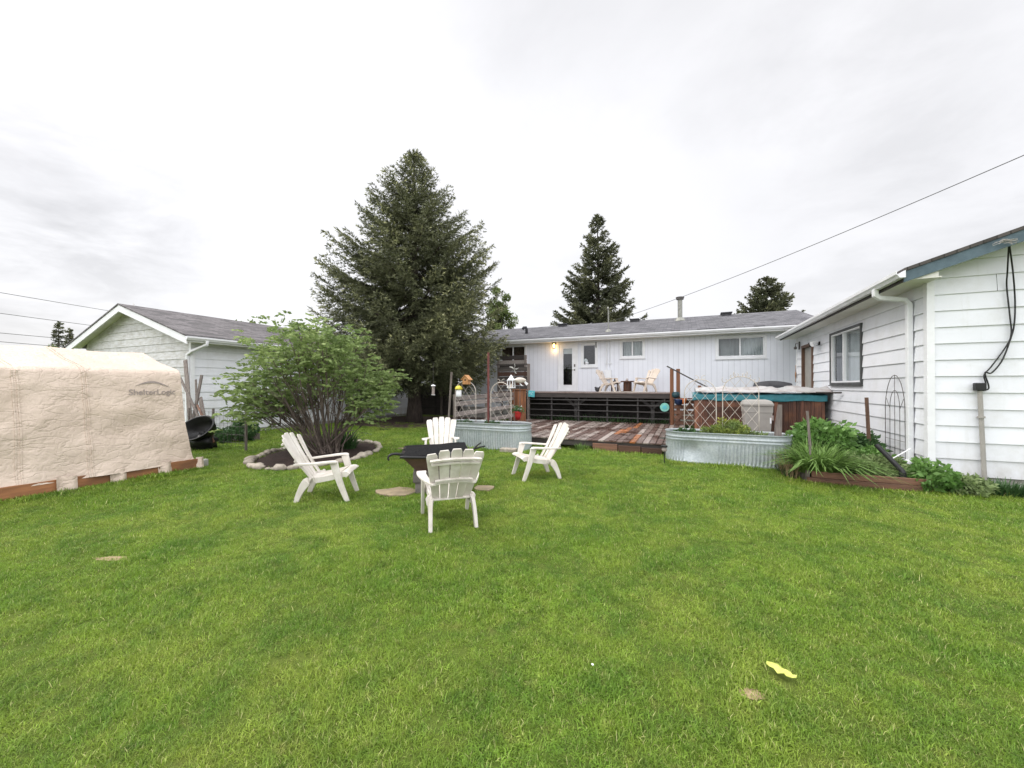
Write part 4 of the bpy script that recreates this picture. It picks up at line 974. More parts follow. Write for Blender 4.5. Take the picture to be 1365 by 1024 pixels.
# ------------------------------------------------------------------ stock-tank planters
def tank(name, label, cx, cy, L, W, Hh, dent=False, flip=1):
    t = thing(name, label, 'planter', (cx, cy, 0), group='galvanised stock tank planters')
    r = W / 2; st = L - W; per = 2 * st + 2 * math.pi * r; N = 420
    def outline(s, off):
        s = s % per
        if s < st: return (-st / 2 + s, -r - off)
        s -= st
        if s < math.pi * r: a = -math.pi / 2 + s / r; return (st / 2 + math.cos(a) * (r + off), math.sin(a) * (r + off))
        s -= math.pi * r
        if s < st: return (st / 2 - s, r + off)
        s -= st; a = math.pi / 2 + s / r; return (-st / 2 + math.cos(a) * (r + off), math.sin(a) * (r + off))
    zs = [0, .01, .03, .05, .06, .12, .2, .28, .36, .42, .445, .46, .475, .49, .50, .515, .53, .545, .555, .57, .585, .60, .612, .618, .61, .59, .55, .5]
    zs = [z * Hh / .61 for z in zs]
    mb = MB()
    for k in range(N):
        for iz, z in enumerate(zs):
            u = z / Hh; s = per * k / N; off = 0
            if .09 < u < .68: 
                if not (dent and s < .60 ) : off += .0125 * math.sin(2 * math.pi * k / 5) 
            for c_, a_, w_ in ((.75, .014, .025), (.84, .016, .025), (.05, .008, .02)): off += a_ * math.exp(-((u - c_) / w_) ** 2)
            if iz in (21, 22, 23): off += .018
            if iz >= 24: off -= .012
            if dent:
                q = outline(s, 0); d2 = ((q[0] + st / 2 - .06) / .26) ** 2 + ((u - .45) / .28) ** 2
                if q[1] < 0: off -= .085 * math.exp(-d2)
            off += .004 * mnoise.noise(V3((s * 3, u * 3, cx)))
            mb.v.append((*outline(s, off), z))
    nz = len(zs)
    for k in range(N):
        j = (k + 1) % N
        for i in range(nz - 1): mb.f.append((k * nz + i, j * nz + i, j * nz + i + 1, k * nz + i + 1)); mb.t.append(0)
    mb.build('tank', 'galvanised', t, smooth=True)
    mb = MB()
    P = [outline(per * k / 40, -.025) for k in range(40)]; z = Hh * .88
    vs = [(0, 0, z + .03)] + [(x * .55, y * .55, z + .02 * mnoise.noise(V3((x * 5, y * 5, 2)))) for x, y in P] + [(x, y, z - .02) for x, y in P]
    fs = [(0, 1 + k, 1 + (k + 1) % 40) for k in range(40)] + [(1 + k, 41 + k, 41 + (k + 1) % 40, 1 + (k + 1) % 40) for k in range(40)]
    mb.add(vs, fs); mb.build('soil', 'soil', t)
    return t
RT = (.78, 9.18); BT = (-4.70, 8.98)
tank('stock_tank', 'dented galvanised stock tank planter with a yellow-green mound, right of the low deck', *RT, 2.30, .76, .64, True)
tank('stock_tank', 'galvanised stock tank planter behind the chairs, left of the low deck', *BT, 2.36, .76, .66)
# arched wire trellises
def trellis(name, label, x0, x1, y, z0, ztop, m, curls=False, lean=0., group=None, step=.17, rr=.0085):
    t = thing(name, label, 'trellis', ((x0 + x1) / 2, y, z0), group=group)
    w = (x1 - x0) / 2; hh = ztop - z0; zc = hh - w * .95
    arch = [(-w, 0, 0), (-w * .99, 0, zc * .5), (-w * .98, 0, zc)] + [(-w * .98 * math.cos(q), lean, zc + w * .95 * math.sin(q)) for q in [math.pi * k / 16 for k in range(1, 16)]] + [(w * .98, 0, zc), (w * .99, 0, zc * .5), (w, 0, 0)]
    mb = MB(); mb.tube(arch, rr, 6); mb.build('frame', m, t, smooth=True)
    def inside(x, z): 
        if abs(x) > w * .97 or z < .12: return False
        return z < zc or (x / w) ** 2 + ((z - zc) / (w * .95)) ** 2 < .95
    mb = MB()
    for sg_ in (-1, 1):
        k = -hh
        while k < hh * 2:
            run = None
            for i in range(81):
                x = -w + 2 * w * i / 80; z = k + sg_ * x * 1.35
                if inside(x, z):
                    if run is None: run = (x, z)
                    last = (x, z)
                elif run is not None:
                    if last[0] - run[0] > .04: mb.tube([(run[0], .004 * sg_, run[1]), (last[0], .004 * sg_, last[1])], .0036, 4)
                    run = None
            if run is not None and last[0] - run[0] > .04: mb.tube([(run[0], .004 * sg_, run[1]), (last[0], .004 * sg_, last[1])], .0036, 4)
            k += step * 1.6
    mb.build('lattice', m, t)
    mb = MB()
    if curls:
        for q, s_ in ((.22, 1), (.36, -1), (.44, 1), (.56, -1), (.64, 1), (.78, -1)):
            a = math.pi * q; c = V3((-w * math.cos(a) * 1.09, 0, zc + w * .95 * math.sin(a) * 1.09 + .02)); pts = []
            for i in range(18):
                b = i / 17 * 5.2 * s_ + (2.2 if s_ > 0 else .9); rad = .07 - .05 * i / 17; pts.append(c + V3((math.cos(b) * rad, 0, math.sin(b) * rad)))
            mb.tube(pts, .006, 5)
        mb.build('scroll', m, t, smooth=True)
    else:
        for s_ in (-1, 1):
            c = V3((s_ * .07, 0, hh + .03)); mb.tube([c + V3((math.cos(i / 15 * 5 + 1) * (.06 - .045 * i / 15) * s_, 0, math.sin(i / 15 * 5 + 1) * (.06 - .045 * i / 15))) for i in range(16)], .006, 5)
        mb.build('scroll', m, t, smooth=True)
    return t
TG = 'arched lattice trellises standing in the tanks'
yy = BT[1] - .05; zz = .55
for a, b, tp, lab in ((606.5, 634.5, 508, 'cream arched trellis with the orange birdhouse and yellow feeder in the left tank'), (654, 681.5, 510, 'cream arched trellis between the red pole and the white lantern')):
    trellis('arched_trellis', lab, ony(a, 560, yy).x, ony(b, 560, yy).x, yy, zz, ony((a + b) / 2, tp, yy).z, 'cream_metal', group=TG, step=.19, rr=.010)
yy = RT[1] + .05
trellis('arched_trellis', 'pale wire trellis with plain round arch on the left half of the dented tank', ony(912, 540, yy).x, ony(955, 540, yy).x, yy, zz, ony(934, 506, yy).z, 'cream_metal', group=TG)
trellis('arched_trellis', 'pale wire trellis with scrolled top in front of the taupe bin', ony(963, 540, yy).x, ony(1012, 540, yy).x, yy, zz, ony(986, 502, yy).z, 'cream_metal', True, group=TG)
# things in and on the left tank
yy = BT[1]
c = ony(651, 540, yy)
mb = MB(); mb.tube([(0, 0, .0), (0, 0, 1.15), (.0, 0, ony(651, 470, yy).z - .5)], .030, 10); o = mb.build('red_post', 'red_pole'); o.location = (c.x, yy, .5); tag(o, 'dark red pole standing in the left stock tank between the trellises', 'pole')
mb = MB(); p0 = gp(596, 594, .0); p1 = ony(602, 496, p0.y); mb.tube(curve([(0, 0, 0), ((p1.x - p0.x) * .35 + .02, 0, p1.z * .5), (p1.x - p0.x, 0, p1.z)], 5), [.034] * 4 + [.028] * 7, 8)
o = mb.build('grey_pole', 'grey_wood_up'); o.location = p0; tag(o, 'weathered grey crooked pole left of the left trellis', 'pole')
def birdhouse(label, c, m, mr, s=1.):
    t = thing('birdhouse', label, 'birdhouse', c)
    mb = MB(); mb.prism([(-.075 * s, -.07 * s, 0), (.075 * s, -.07 * s, 0), (.085 * s, -.07 * s, .12 * s), (0, -.07 * s, .22 * s), (-.085 * s, -.07 * s, .12 * s)], (0, .14 * s, 0)); mb.build('house_box', m, t)
    mb = MB()
    for g in (-1, 1): mb.sweep([(0, 0, .235 * s), (g * .12 * s, 0, .11 * s)], (0, 1, 0), .19 * s, .014)
    mb.build('roof', mr, t)
    mb = MB(); mb.tube([(0, -.072 * s, .11 * s), (0, -.074 * s, .11 * s)], .022 * s, 12); mb.build('entrance_hole', 'black_plastic', t)
    mb = MB(); mb.tube([(0, -.07 * s, .06 * s), (0, -.12 * s, .06 * s)], .006, 6); mb.build('perch', m, t); return t
birdhouse('small orange wooden birdhouse on top of the left tank trellis', ony(622, 512.5, yy - .12), 'orange_wood', 'orange_wood', 1.05)
c = ony(611.5, 524, yy - .14)
t = thing('bird_feeder', 'bird feeder with yellow top and clear tube hanging on the left trellis', 'bird feeder', c)
mb = MB(); mb.lathe([(.10, .09), (.105, .12), (.08, .17), (.03, .20)], (0, 0, 0), 14); mb.build('feeder_top', 'yellow_plastic', t, smooth=True)
mb = MB(); mb.lathe([(.07, -.10), (.075, -.08), (.075, .088)], (0, 0, 0), 14); mb.build('feeder_tube', 'white_trim', t, smooth=True)
mb = MB(); mb.tube([(0, 0, .2), (0, .03, .27), (0, .10, .27)], .006, 5); mb.build('hook', 'dark_wire', t)
c = ony(577.5, 520, 10.5); 
t = thing('bird_feeder', 'grey tube bird feeder hanging in the shade under the big spruce', 'bird feeder', (c.x, 10.5, c.z))
mb = MB(); mb.tube([(0, 0, -.15), (0, 0, .13)], .045, 10); mb.build('feeder_tube', 'printed_grey', t); mb = MB(); mb.lathe([(.08, .131), (.06, .16), (.01, .18)], (0, 0, 0), 10); mb.build('feeder_top', 'white_trim', t); mb = MB(); mb.lathe([(.06, -.17), (.065, -.151)], (0, 0, 0), 10); mb.build('feeder_tray', 'white_trim', t); mb = MB(); mb.tube([(0, 0, .18), (0, 0, .9)], .004, 4); mb.build('hanger', 'dark_wire', t)
# lantern and flying fish ornament on poles behind the tank
yb = 9.55; c = ony(681.5, 517.5, yb)
t = thing('white_lantern', 'white metal lantern with pagoda roof on a thin pole behind the left tank', 'lantern', (c.x, yb, c.z))
mb = MB()
for a in (-1, 1):
    for b in (-1, 1): mb.box((a * .075 - .01, b * .075 - .01, .02), (a * .075 + .01, b * .075 + .01, .2))
mb.box((-.09, -.09, 0), (.09, .09, .025)); mb.box((-.09, -.09, .2), (.09, .09, .22)); mb.build('lantern_frame', 'white_trim', t)
mb = MB(); mb.lathe([(.115, .221), (.07, .27), (.055, .28), (.05, .31), (.03, .33), (.015, .36)], (0, 0, 0), 12); mb.build('lantern_roof', 'white_trim', t)
mb = MB(); mb.tube([(0, 0, .026), (0, 0, .12)], .03, 10); mb.build('candle', 'resin_beige', t)
mb = MB(); mb.tube([(0, 0, -c.z + .1), (0, 0, -.001)], .010, 6); mb.build('pole', 'dark_wire', t)
c = ony(693, 507, yb + .1)
t = thing('fish_ornament', 'pinkish tan fish ornament on a stick beside the white lantern', 'ornament', (c.x, yb + .1, c.z))
mb = MB(); mb.blob((0, 0, 0), (.18, .07, .075), 3, .15, 16, 10); mb.build('body', 'cream_metal', t, smooth=True)
mb = MB(); mb.prism([(.15, -.01, -.01), (.25, -.01, -.10), (.19, -.01, -.14), (.12, -.01, -.05)], (0, .02, 0)); mb.prism([(-.02, -.01, -.05), (.10, -.01, -.16), (.02, -.01, -.14)], (0, .02, 0)); mb.build('fin', 'white_trim', t)
mb = MB(); mb.tube([(0, 0, -c.z + .3), (0, 0, -.05)], .007, 6); mb.build('stick', 'dark_wire', t)
c = ony(685, 492, yb + .3)
t = thing('wind_spinner', 'small silver whirligig on a thin rod in front of the dark privacy screen', 'ornament', (c.x, yb + .3, c.z))
mb = MB()
for k in range(5):
    q = k * 1.257; mb.sweep([(0, 0, 0), (.09 * math.cos(q), .02, .09 * math.sin(q)), (.15 * math.cos(q + .2), 0, .15 * math.sin(q + .2))], (0, 1, .6), [.02, .06, .03], .006)
mb.build('blades', 'chimney_metal', t); mb = MB(); mb.tube([(0, 0.03, -c.z + .3), (0, .03, 0), (0, -.02, 0)], .007, 6); mb.build('rod', 'dark_wire', t)
# red pot with flowers at the end of the tank
c = ony(690.5, 559.5, 9.05)
t = thing('flower_pot', 'bright red flower pot hung on the right end of the left tank', 'flower pot', (c.x, 9.05, c.z))
mb = MB(); mb.lathe([(.06, 0), (.085, .1), (.095, .19), (.10, .2), (.09, .21)], (0, 0, 0), 16); mb.build('pot', 'red_paint', t, smooth=True)
P = rng.normal(size=(260, 3)) * (.07, .07, .05) + (0, 0, .25); v, f = sprays(P, rng.normal(size=(260, 3)) + (0, 0, .4), np.full(260, .05), np.full(260, .03)); np_mesh('foliage', v, f, rng.uniform(-.5, .6, 260), 'dark_leaves', t)
mb = MB()
for k in range(9): mb.blob((random.uniform(-.1, .1), random.uniform(-.08, .04), random.uniform(.24, .34)), (.024, .024, .018), k, .3, 6, 4)
mb.build('blossom', 'white_trim', t)
mb = MB()
for k in range(4): mb.sweep([(0, 0, 0), (.0, 0, .02 + .002 * k)], (1, 0, 0), .10, .10 - .01 * k) if k == 0 else None
c = gp(678, 603); 
mb = MB(); mb.obox((0, 0, .05), (.40, .22, .10), (0, 0, R(5))); o = mb.build('paving_block', 'stone_pale', bevel=.02); o.location = (c.x, c.y, 0); tag(o, 'white block on the grass at the foot of the left tank', 'block')
c = gp(700, 592, 0); mb = MB(); mb.lathe([(.05, 0), (.05, .22), (.075, .23), (.075, .3), (.03, .31)], (0, 0, 0), 10); o = mb.build('pole_base', 'black_plastic'); o.location = (c.x + .02, c.y, 0); tag(o, 'short black post between the left tank and the low deck', 'post')

# solar lamp by the right tank
c = gp(885.5, 619)
t = thing('solar_light', 'black solar stake light at the left end of the dented tank', 'garden light', (c.x, c.y, 0))
mb = MB(); mb.tube([(0, 0, 0), (0, 0, .27)], .011, 8); mb.build('stake', 'black_plastic', t)
mb = MB(); mb.lathe([(.03, .26), (.05, .29), (.045, .35)], (0, 0, 0), 12); mb.build('lens', 'printed_grey', t); mb = MB(); mb.lathe([(.065, .351), (.065, .385), (.03, .395)], (0, 0, 0), 14); mb.build('cap', 'black_plastic', t)

# ------------------------------------------------------------------ hot tub and bin
HTY0, HTY1 = 12.8, 14.3; hx0 = ony(926, 545, HTY0).x; hx1 = ony(1100, 545, HTY0).x; hx1 = min(hx1, GX - .05); HTZ = 1.34
ht = thing('hot_tub', 'hot tub in a dark cedar plank surround under teal tarp', 'hot tub', (hx0, HTY0, 0))
mb = MB(); x = hx0
while x < hx1 - .02:
    w_ = min(random.choice((.09, .12, .14)), hx1 - x); mb.tint = random.choice((-.8, -.5, -.2, 0, .5, 1.3, 2.0)); mb.box((x, HTY0 + random.uniform(0, .006), .02), (x + w_ - .006, HTY0 + .03, HTZ - random.uniform(0, .02))); x += w_
mb.tint = 0
for i in range(12): y = HTY0 + .04 + i * .125; mb.tint = random.uniform(-.8, 1); mb.box((hx0, y, .02), (hx0 + .03, y + .118, HTZ - .02)); mb.box((hx1 - .03, y, .02), (hx1, y + .118, HTZ - .02))
mb.box((hx0, HTY1 - .02, .02), (hx1, HTY1, HTZ - .02)); mb.build('surround', 'cedar_dark', ht, world=True)
xm = ony(973, 560, HTY0 - .12).x
mb = MB()
for i in range(6): mb.tint = random.uniform(-.6, .6); z = .25 + i * .15; mb.box((ony(940, 560, HTY0 - .1).x, HTY0 - .10, z), (xm + .3, HTY0 - .075, z + .14))
mb.build('access_panel', 'cedar_dark', ht, world=True)
nx, ny = 70, 34
def tarp(i, j):
    x = hx0 - .06 + (hx1 - hx0 + .1) * i; u = j * 1.25 - .25
    n = mnoise.noise(V3((x * 2.2, j * 4, .3))); n2 = mnoise.noise(V3((x * 7, j * 9, 4.)))
    if u < 0: return (x, HTY0 - .035 - .02 * n2 - .02 * abs(n), HTZ + .02 + u * .72 * (1 + .25 * n))
    return (x, HTY0 - .035 + u * (HTY1 - HTY0 + .07), HTZ + .02 + .03 * n + .015 * n2 + .03 * math.sin(u * 3.1))
mb = MB(); mb.grid(tarp, nx, ny); tag(mb.build('teal_tarp', 'teal_tarp', smooth=True, solid=.008), 'teal tarpaulin draped over the top of the hot tub', 'tarp')
def tarp2(i, j):
    x = hx0 + .02 + (hx1 - hx0 + .12) * i; yv = HTY0 - .10 + 1.05 * j
    n = mnoise.noise(V3((x * 2.6, j * 3, 7.3))); n2 = mnoise.noise(V3((x * 8, j * 12, 2.)))
    return (x, yv + .06 * n, HTZ + .055 + (.17 + .07 * n) * math.sin(min(1, j * 1.0) * 3.0 + .1) ** .6 + .03 * n2 * (1 if 0 < j < 1 else 0))
mb = MB(); mb.grid(tarp2, 80, 18); tag(mb.build('pale_tarp', 'pale_tarp', smooth=True, solid=.006), 'crumpled pale tarpaulin lying on the teal one', 'tarp')
xa, xb = ony(1004, 513, 13.9).x, ony(1056, 513, 13.9).x; zb = HTZ + .16; zt_ = ony(1030, 508.5, 13.9).z
mb = MB(); mb.grid(lambda i, j: (lerp(xa, xb, i), 13.65 + .5 * j, zb + (zt_ - zb) * min(1, math.sin(max(.02, min(1, j * 1.)) * 3.14) * 1.6) * (.55 + .5 * math.sin(.45 + i * 2.4)) * (1 if .01 < i < .99 else .25)), 24, 10)
tag(mb.build('folded_cover', 'grey_cover', smooth=True, solid=.01), 'dark grey folded cover on the back of the hot tub', 'cover')
q = ony(1088, 523.5, HTY0 - .1); q2 = ony(1124, 523.5, 11.6)
mb = MB(); p = V3((min(q.x, GX - .2), HTY0 - .1, q.z)); mb.tube([p, V3((GX - .06, 12.0, p.z + .01))], .022, 8); tag(mb.build('lift_bar', 'dark_wood'), 'dark bar sticking out from the tarps towards the garage window', 'bar')
cb_ = ony(1008.5, 560, 11.5)
t = thing('storage_bin', 'tall taupe plastic bin with domed lid in front of the hot tub', 'bin', (cb_.x, 11.5, LDZ))
tz = ony(1008, 533, 11.4).z - LDZ; hw_ = .5 * (ony(1028, 560, 11.4).x - ony(990, 560, 11.4).x)
mb = MB(); b_ = .82
mb.add([(sx * hw_ * k_, sy * .27 * k_, z) for z, k_ in ((0, b_), (tz * .68, .97), (tz * .681, 1.0), (tz * .84, 1.02)) for sx, sy in ((-1, -1), (1, -1), (1, 1), (-1, 1))], [(r_ * 4 + i, r_ * 4 + (i + 1) % 4, r_ * 4 + 4 + (i + 1) % 4, r_ * 4 + 4 + i) for r_ in range(3) for i in range(4)] + [(3, 2, 1, 0)])
mb.build('body', 'taupe_plastic', t, bevel=.015)
mb = MB(); mb.add([(sx * hw_ * k_, sy * .28 * k_, z) for z, k_ in ((tz * .842, 1.07), (tz * .90, 1.07), (tz * .97, .93), (tz, .70)) for sx, sy in ((-1, -1), (1, -1), (1, 1), (-1, 1))], [(r_ * 4 + i, r_ * 4 + (i + 1) % 4, r_ * 4 + 4 + (i + 1) % 4, r_ * 4 + 4 + i) for r_ in range(3) for i in range(4)] + [(3, 2, 1, 0), (12, 13, 14, 15)])
mb.build('lid', 'taupe_plastic', t, bevel=.02)
mb = MB(); mb.tube([(hw_ * .95, -.29, tz * .5), (hw_ * .95, -.29, tz * .62)], .025, 6); mb.build('handle', 'printed_grey', t)
mb = MB(); mb.box((hw_ * .78, -.285, tz * .42), (hw_ * .88, -.27, tz * .56)); mb.build('latch', 'white_trim', t)
c = gp(1040, 612); mb = MB(); mb.sweep([(0, 0, 0), (.02, 0, .55), (.05, 0, .98)], (1, 0, 0), [.13, .12, .07], .03); o = mb.build('wood_stake', 'grey_wood_up'); c = ony(1036, 600, 9.3); o.location = (c.x, 9.3, .25); tag(o, 'broken grey board standing in the right end of the dented tank', 'board')

# ------------------------------------------------------------------ canvas shelter on the left
TX = -8.62; TY0, TY1 = -4.6, 4.26; SHZ = 1.90; RDG = 2.30
prof = [(TX, .16), (TX - .02, .3), (TX - .06, .8), (TX - .12, 1.3), (TX - .19, 1.7), (TX - .235, 1.84), (TX - .30, SHZ), (TX - .40, SHZ + .035), (TX - 1.0, 2.08), (TX - 1.62, RDG), (TX - 2.3, 2.08), (TX - 2.95, SHZ), (TX - 3.1, 1.7), (TX - 3.2, .16)]
cl_ = [0]
for a, b in zip(prof[:-1], prof[1:]): cl_.append(cl_[-1] + math.dist(a, b))
def pat(s):
    s *= cl_[-1]
    for i in range(len(prof) - 1):
        if s <= cl_[i + 1] + 1e-9:
            u = (s - cl_[i]) / (cl_[i + 1] - cl_[i]); return lerp(prof[i][0], prof[i + 1][0], u), lerp(prof[i][1], prof[i + 1][1], u)
    return prof[-1]
def wr(y, z):
    a = mnoise.noise(V3((y * .8 + z * .5, z * 2.6 - y * .4, 1.))) ; b = mnoise.noise(V3((y * 2.3 - z * 1.2, z * 5 + y * 1.1, 5.))); c = mnoise.noise(V3((y * .5, z * .9, 9.)))
    d = abs(mnoise.noise(V3((y * 1.3 + z * 1.1, z * 2.2 - y * .9, 3.3))))
    e = abs(mnoise.noise(V3((y * .9 - z * .8, z * 1.1 + y * .5, 13.)))); return .024 * a + .013 * b + .07 * c - .065 * d - .05 * e
LOGO = onx(204, 526, TX - .16)
_wr = wr
def wr(y, z):      # the cloth lies flatter where the print is
    return _wr(y, z) * (1 - .8 * math.exp(-((y - LOGO.y) / .38) ** 2 - ((z - LOGO.z - .08) / .24) ** 2))
def tent_pt(i, j):
    x, z = pat(j); y = TY0 + (TY1 - TY0) * i
    low = max(0, (1.0 - z) / 1.0); amp = 1.0 if z < SHZ - .1 else .35
    # the end hem pulls outward at the bottom
    yy_ = y + (.06 * low ** 2 * max(0, i - .8) / .2) - .10 * (1 - low) * max(0, i - .9) / .1
    k = -1 if x < TX - 1.62 else 1
    hem = .02 * math.sin(y * 9) * max(0, (.5 - z) * 2) + .03 * mnoise.noise(V3((y * 3, 0, 8))) * max(0, (.4 - z) * 2.5)
    sag = -.03 * math.sin(i * 6 * math.pi) ** 2 if z > SHZ else 0
    return (x + k * (amp * wr(y, z) + hem + .05 * low ** 3), yy_, z + sag + (amp * .3 * wr(z, y) if z > SHZ else 0))
tent = thing('canvas_shelter', 'beige wrinkled canvas storage shelter on the lawn at the left edge', 'shelter', (TX, 0, 0))
mb = MB(); mb.grid(tent_pt, 200, 64); mb.build('canvas', 'canvas', tent, smooth=True, world=True)
mb = MB(); N = 64
E = [tent_pt(1, j / N) for j in range(N + 1)]; ctr = V3((TX - 1.6, TY1 - .05, 1.2))
mb.add([tuple(ctr)] + E, [(0, j + 1, j + 2) for j in range(N)]); mb.build('end_panel', 'canvas', tent, world=True)
for px in (113, 20):
    ys = onx(px, 520, TX - .2).y; iu = (ys - TY0) / (TY1 - TY0)
    for du in (-.0026, .0026):
        mb = MB(); mb.sweep([V3(tent_pt(iu + du, j / 60)) + V3((.004, 0, .004)) for j in range(0, 34)], (0, 1, 0), .016, .010); mb.build('seam', 'canvas', tent, world=True)
# hem flaps reach the ground between the boards
ts = [gp(p, 660 - p * .165, 0).y for p in (0, 51, 79, 121, 143, 184, 202, 234, 246)]
mb = MB(); cuts = [(-4.6, -2.9), (-2.3, -.9), (-.4, .35), (.75, ts[0] - .25)] + []
for a, b in [(ts[1], ts[2]), (ts[3], ts[4]), (ts[5], ts[6]), (ts[7], ts[8] - .03), (ts[0] - .9, ts[0] - .55), (-2.2, -1.4), (-4.0, -3.4)]:
    mb = MB(); mb.grid(lambda i, j: (TX + .07 + .03 * math.sin(i * 7 + a) - .03 * j, lerp(a, b, i), .24 * j - .01 + .0), 6, 4)
    mb.build('hem_flap', 'canvas', tent, smooth=True, world=True)
k = 0
for a, b in [(ts[0] - .55, ts[1]), (ts[2], ts[3]), (ts[4], ts[5]), (ts[6], ts[7]), (ts[0] - 1.8, ts[0] - .9)]:
    mb = MB(); mb.tint = random.uniform(-.3, .6); mb.box((TX - .01, a - .03, 0), (TX + .03, b + .03, .20)); mb.build('base_board', 'board_orange', tent, world=True, bevel=.004)
# printed name and arc
fc = bpy.data.curves.new('logo_text', 'FONT'); fc.body = 'ShelterLogic'; fc.size = .135; fc.align_x = 'CENTER'; fc.resolution_u = 3; fc.offset = .0015
fo = bpy.data.objects.new('logo_tmp', fc); COL.objects.link(fo)
dg = bpy.context.evaluated_depsgraph_get(); tm = bpy.data.meshes.new_from_object(fo.evaluated_get(dg)); bpy.data.objects.remove(fo)
cl0 = onx(204, 526, TX - .16)
def surf_x(y, z):
    for a, b in zip(prof[:6], prof[1:7]):
        if a[1] <= z <= b[1]: return lerp(a[0], b[0], (z - a[1]) / (b[1] - a[1])) + wr(y, z) + .012
    return TX
def onto(name, verts, faces):
    mb = MB(); mb.add([(surf_x(cl0.y + u, cl0.z + v) , cl0.y + u, cl0.z + v) for u, v in verts], faces); mb.build(name, 'printed_grey', tent, world=True)
onto('lettering', [(v.co.x, v.co.y) for v in tm.vertices], [tuple(p.vertices) for p in tm.polygons])
arc = []; fcs = []
for i in range(21):
    q = i / 20; u = -.24 + .50 * q; h_ = .155 + .085 * math.sin(q * math.pi) - .03 * q; th_ = .030 * math.sin(q * math.pi) + .004
    arc += [(u, h_ - th_ / 2), (u, h_ + th_ / 2)]
    if i: fcs.append((2 * i - 2, 2 * i, 2 * i + 1, 2 * i - 1))
onto('logo_arc', arc, fcs)
c = gp(252, 624); mb = MB(); mb.box((-.20, -.12, 0), (.22, .12, .15)); o = mb.build('concrete_block', 'concrete', bevel=.015); o.location = (c.x + .02, c.y + .05, 0); o.rotation_euler.z = R(30); tag(o, 'grey concrete block on the grass at the corner of the canvas shelter', 'block')

# ------------------------------------------------------------------ clutter between shelter and outbuilding
def plank(label, b, t_, Y, w_, m='grey_wood_up', th=.035):
    p = ony(*b, Y); q = ony(*t_, Y + .25); mb = MB(); mb.tint = random.uniform(-.5, .5); mb.sweep([V3((0, 0, 0)), (q - p) * .5 + V3((.01, 0, 0)), q - p], (1, .2, 0), [w_, w_, w_ * .9], th)
    o = mb.build('leaning_board', m, bevel=.004); o.location = p; return tag(o, label, 'board', 'weathered boards leaning by the outbuilding')
plank('tall wide grey board leaning upright against the outbuilding corner', (255, 582), (247, 480), 6.25, .13)
plank('dark grey board leaning to the right with a pointed top, crossing the tall one', (254, 575), (269, 500), 6.0, .085)
plank('thin board leaning to the left across the others by the outbuilding', (281, 592), (240, 503), 5.9, .06, 'grey_wood_up')
plank('short wide upright board behind the black tub', (277, 588), (267, 530), 6.1, .11)
plank('thin brown stick leaning low beside the black tub', (285, 590), (263, 540), 5.8, .05, 'cedar_flat')
plank('thin upright grey stick behind the crossed boards', (263, 570), (261, 506), 6.3, .05)
c = gp(263, 600); 
t = thing('black_tub', 'black plastic tub tipped on its side beside the canvas shelter', 'tub', (c.x, c.y + .15, .42))
mb = MB(); prof_b = [(.02, -.02), (.25, 0), (.30, .12), (.34, .26), (.37, .27), (.37, .29), (.33, .285), (.29, .12), (.02, .03)]
mb.lathe(prof_b, (0, 0, 0), 28, 1.25, .9); b_ = mb.build('basin', 'black_plastic', t, smooth=True); b_.rotation_euler = (R(58), R(-18), R(30))
mb = MB()
for k in range(3): mb.tube([(random.uniform(-.2, .2), -.1, -.35), (random.uniform(-.1, .1), 0, .05)], .02, 6)
mb.build('stand', 'black_plastic', t)
mb = MB(); mb.blob((0, 0, .17), (.34, .26, .22), 8, .45, 18, 12, 2.5); o = mb.build('refuse_bag', 'black_plastic', smooth=True); o.location = (c.x - .02, c.y + .15, 0); tag(o, 'lumpy black bag on the ground under the tipped tub', 'bag')
pf = gp(294, 596)
t = thing('wire_fence', 'low wire fence with grey stakes between the outbuilding and the bush', 'fence', (pf.x, 5.95, 0))
for x in (-1.1, 0, 1.35):
    mb = MB(); mb.box((x - .025, -.02, 0), (x + .025, .02, 1.02)); mb.build('stake', 'grey_wood_up', t)
mb = MB()
for z in (.2, .4, .6, .8, .95): mb.tube([(-1.1, -.024, z), (0, -.024, z - .01), (1.35, -.024, z)], .004, 4)
for k in range(16): mb.tube([(-1.1 + k * .16, -.03, .1), (-1.1 + k * .16, -.03, .96)], .003, 4)
mb.build('wire_mesh', 'dark_wire', t)
c = gp(322, 588); mb = MB(); mb.tint = .6; mb.obox((0, 0, .1), (.9, .04, .2), (0, 0, R(55))); o = mb.build('edging_board', 'grey_wood_up'); o.location = (c.x, c.y, 0); tag(o, 'pale edging board in front of the small bush by the outbuilding', 'board')

# ------------------------------------------------------------------ raised bed by the garage
BX0, BX1, BY0, BY1 = 1.85, 3.38, 7.78, 10.6
rb = thing('raised_bed', 'low brown timber raised bed along the garage wall', 'raised bed', (BX0, BY0, 0))
mb = MB()
for i, z in enumerate((0, .105)): mb.tint = (-.3, .3)[i]; mb.box((BX0 + .06 * i, BY0 + .006 * i, z), (BX1, BY0 + .045, z + .10))
mb.build('front_board', 'cedar_flat', rb, world=True, bevel=.006)
for i, z in enumerate((0, .105)):
    mb = MB(); mb.tint = random.uniform(-.5, .5); mb.box((BX0, BY0 + .05, z), (BX0 + .045, BY1, z + .10)); mb.build('side_board', 'grey_wood_up', rb, world=True)
mb = MB(); mb.tint = -.3; mb.box((BX1 - .045, BY0 + .05, 0), (BX1, 8.35, .19)); mb.build('side_board', 'cedar_flat', rb, world=True)
mb = MB(); mb.grid(lambda i, j: (lerp(BX0 + .046, BX1 - .05, i), lerp(BY0 + .05, BY1, j), .15 + .05 * mnoise.noise(V3((i * 5, j * 6, 0)))), 16, 20); mb.build('soil', 'soil', rb, world=True, smooth=True)
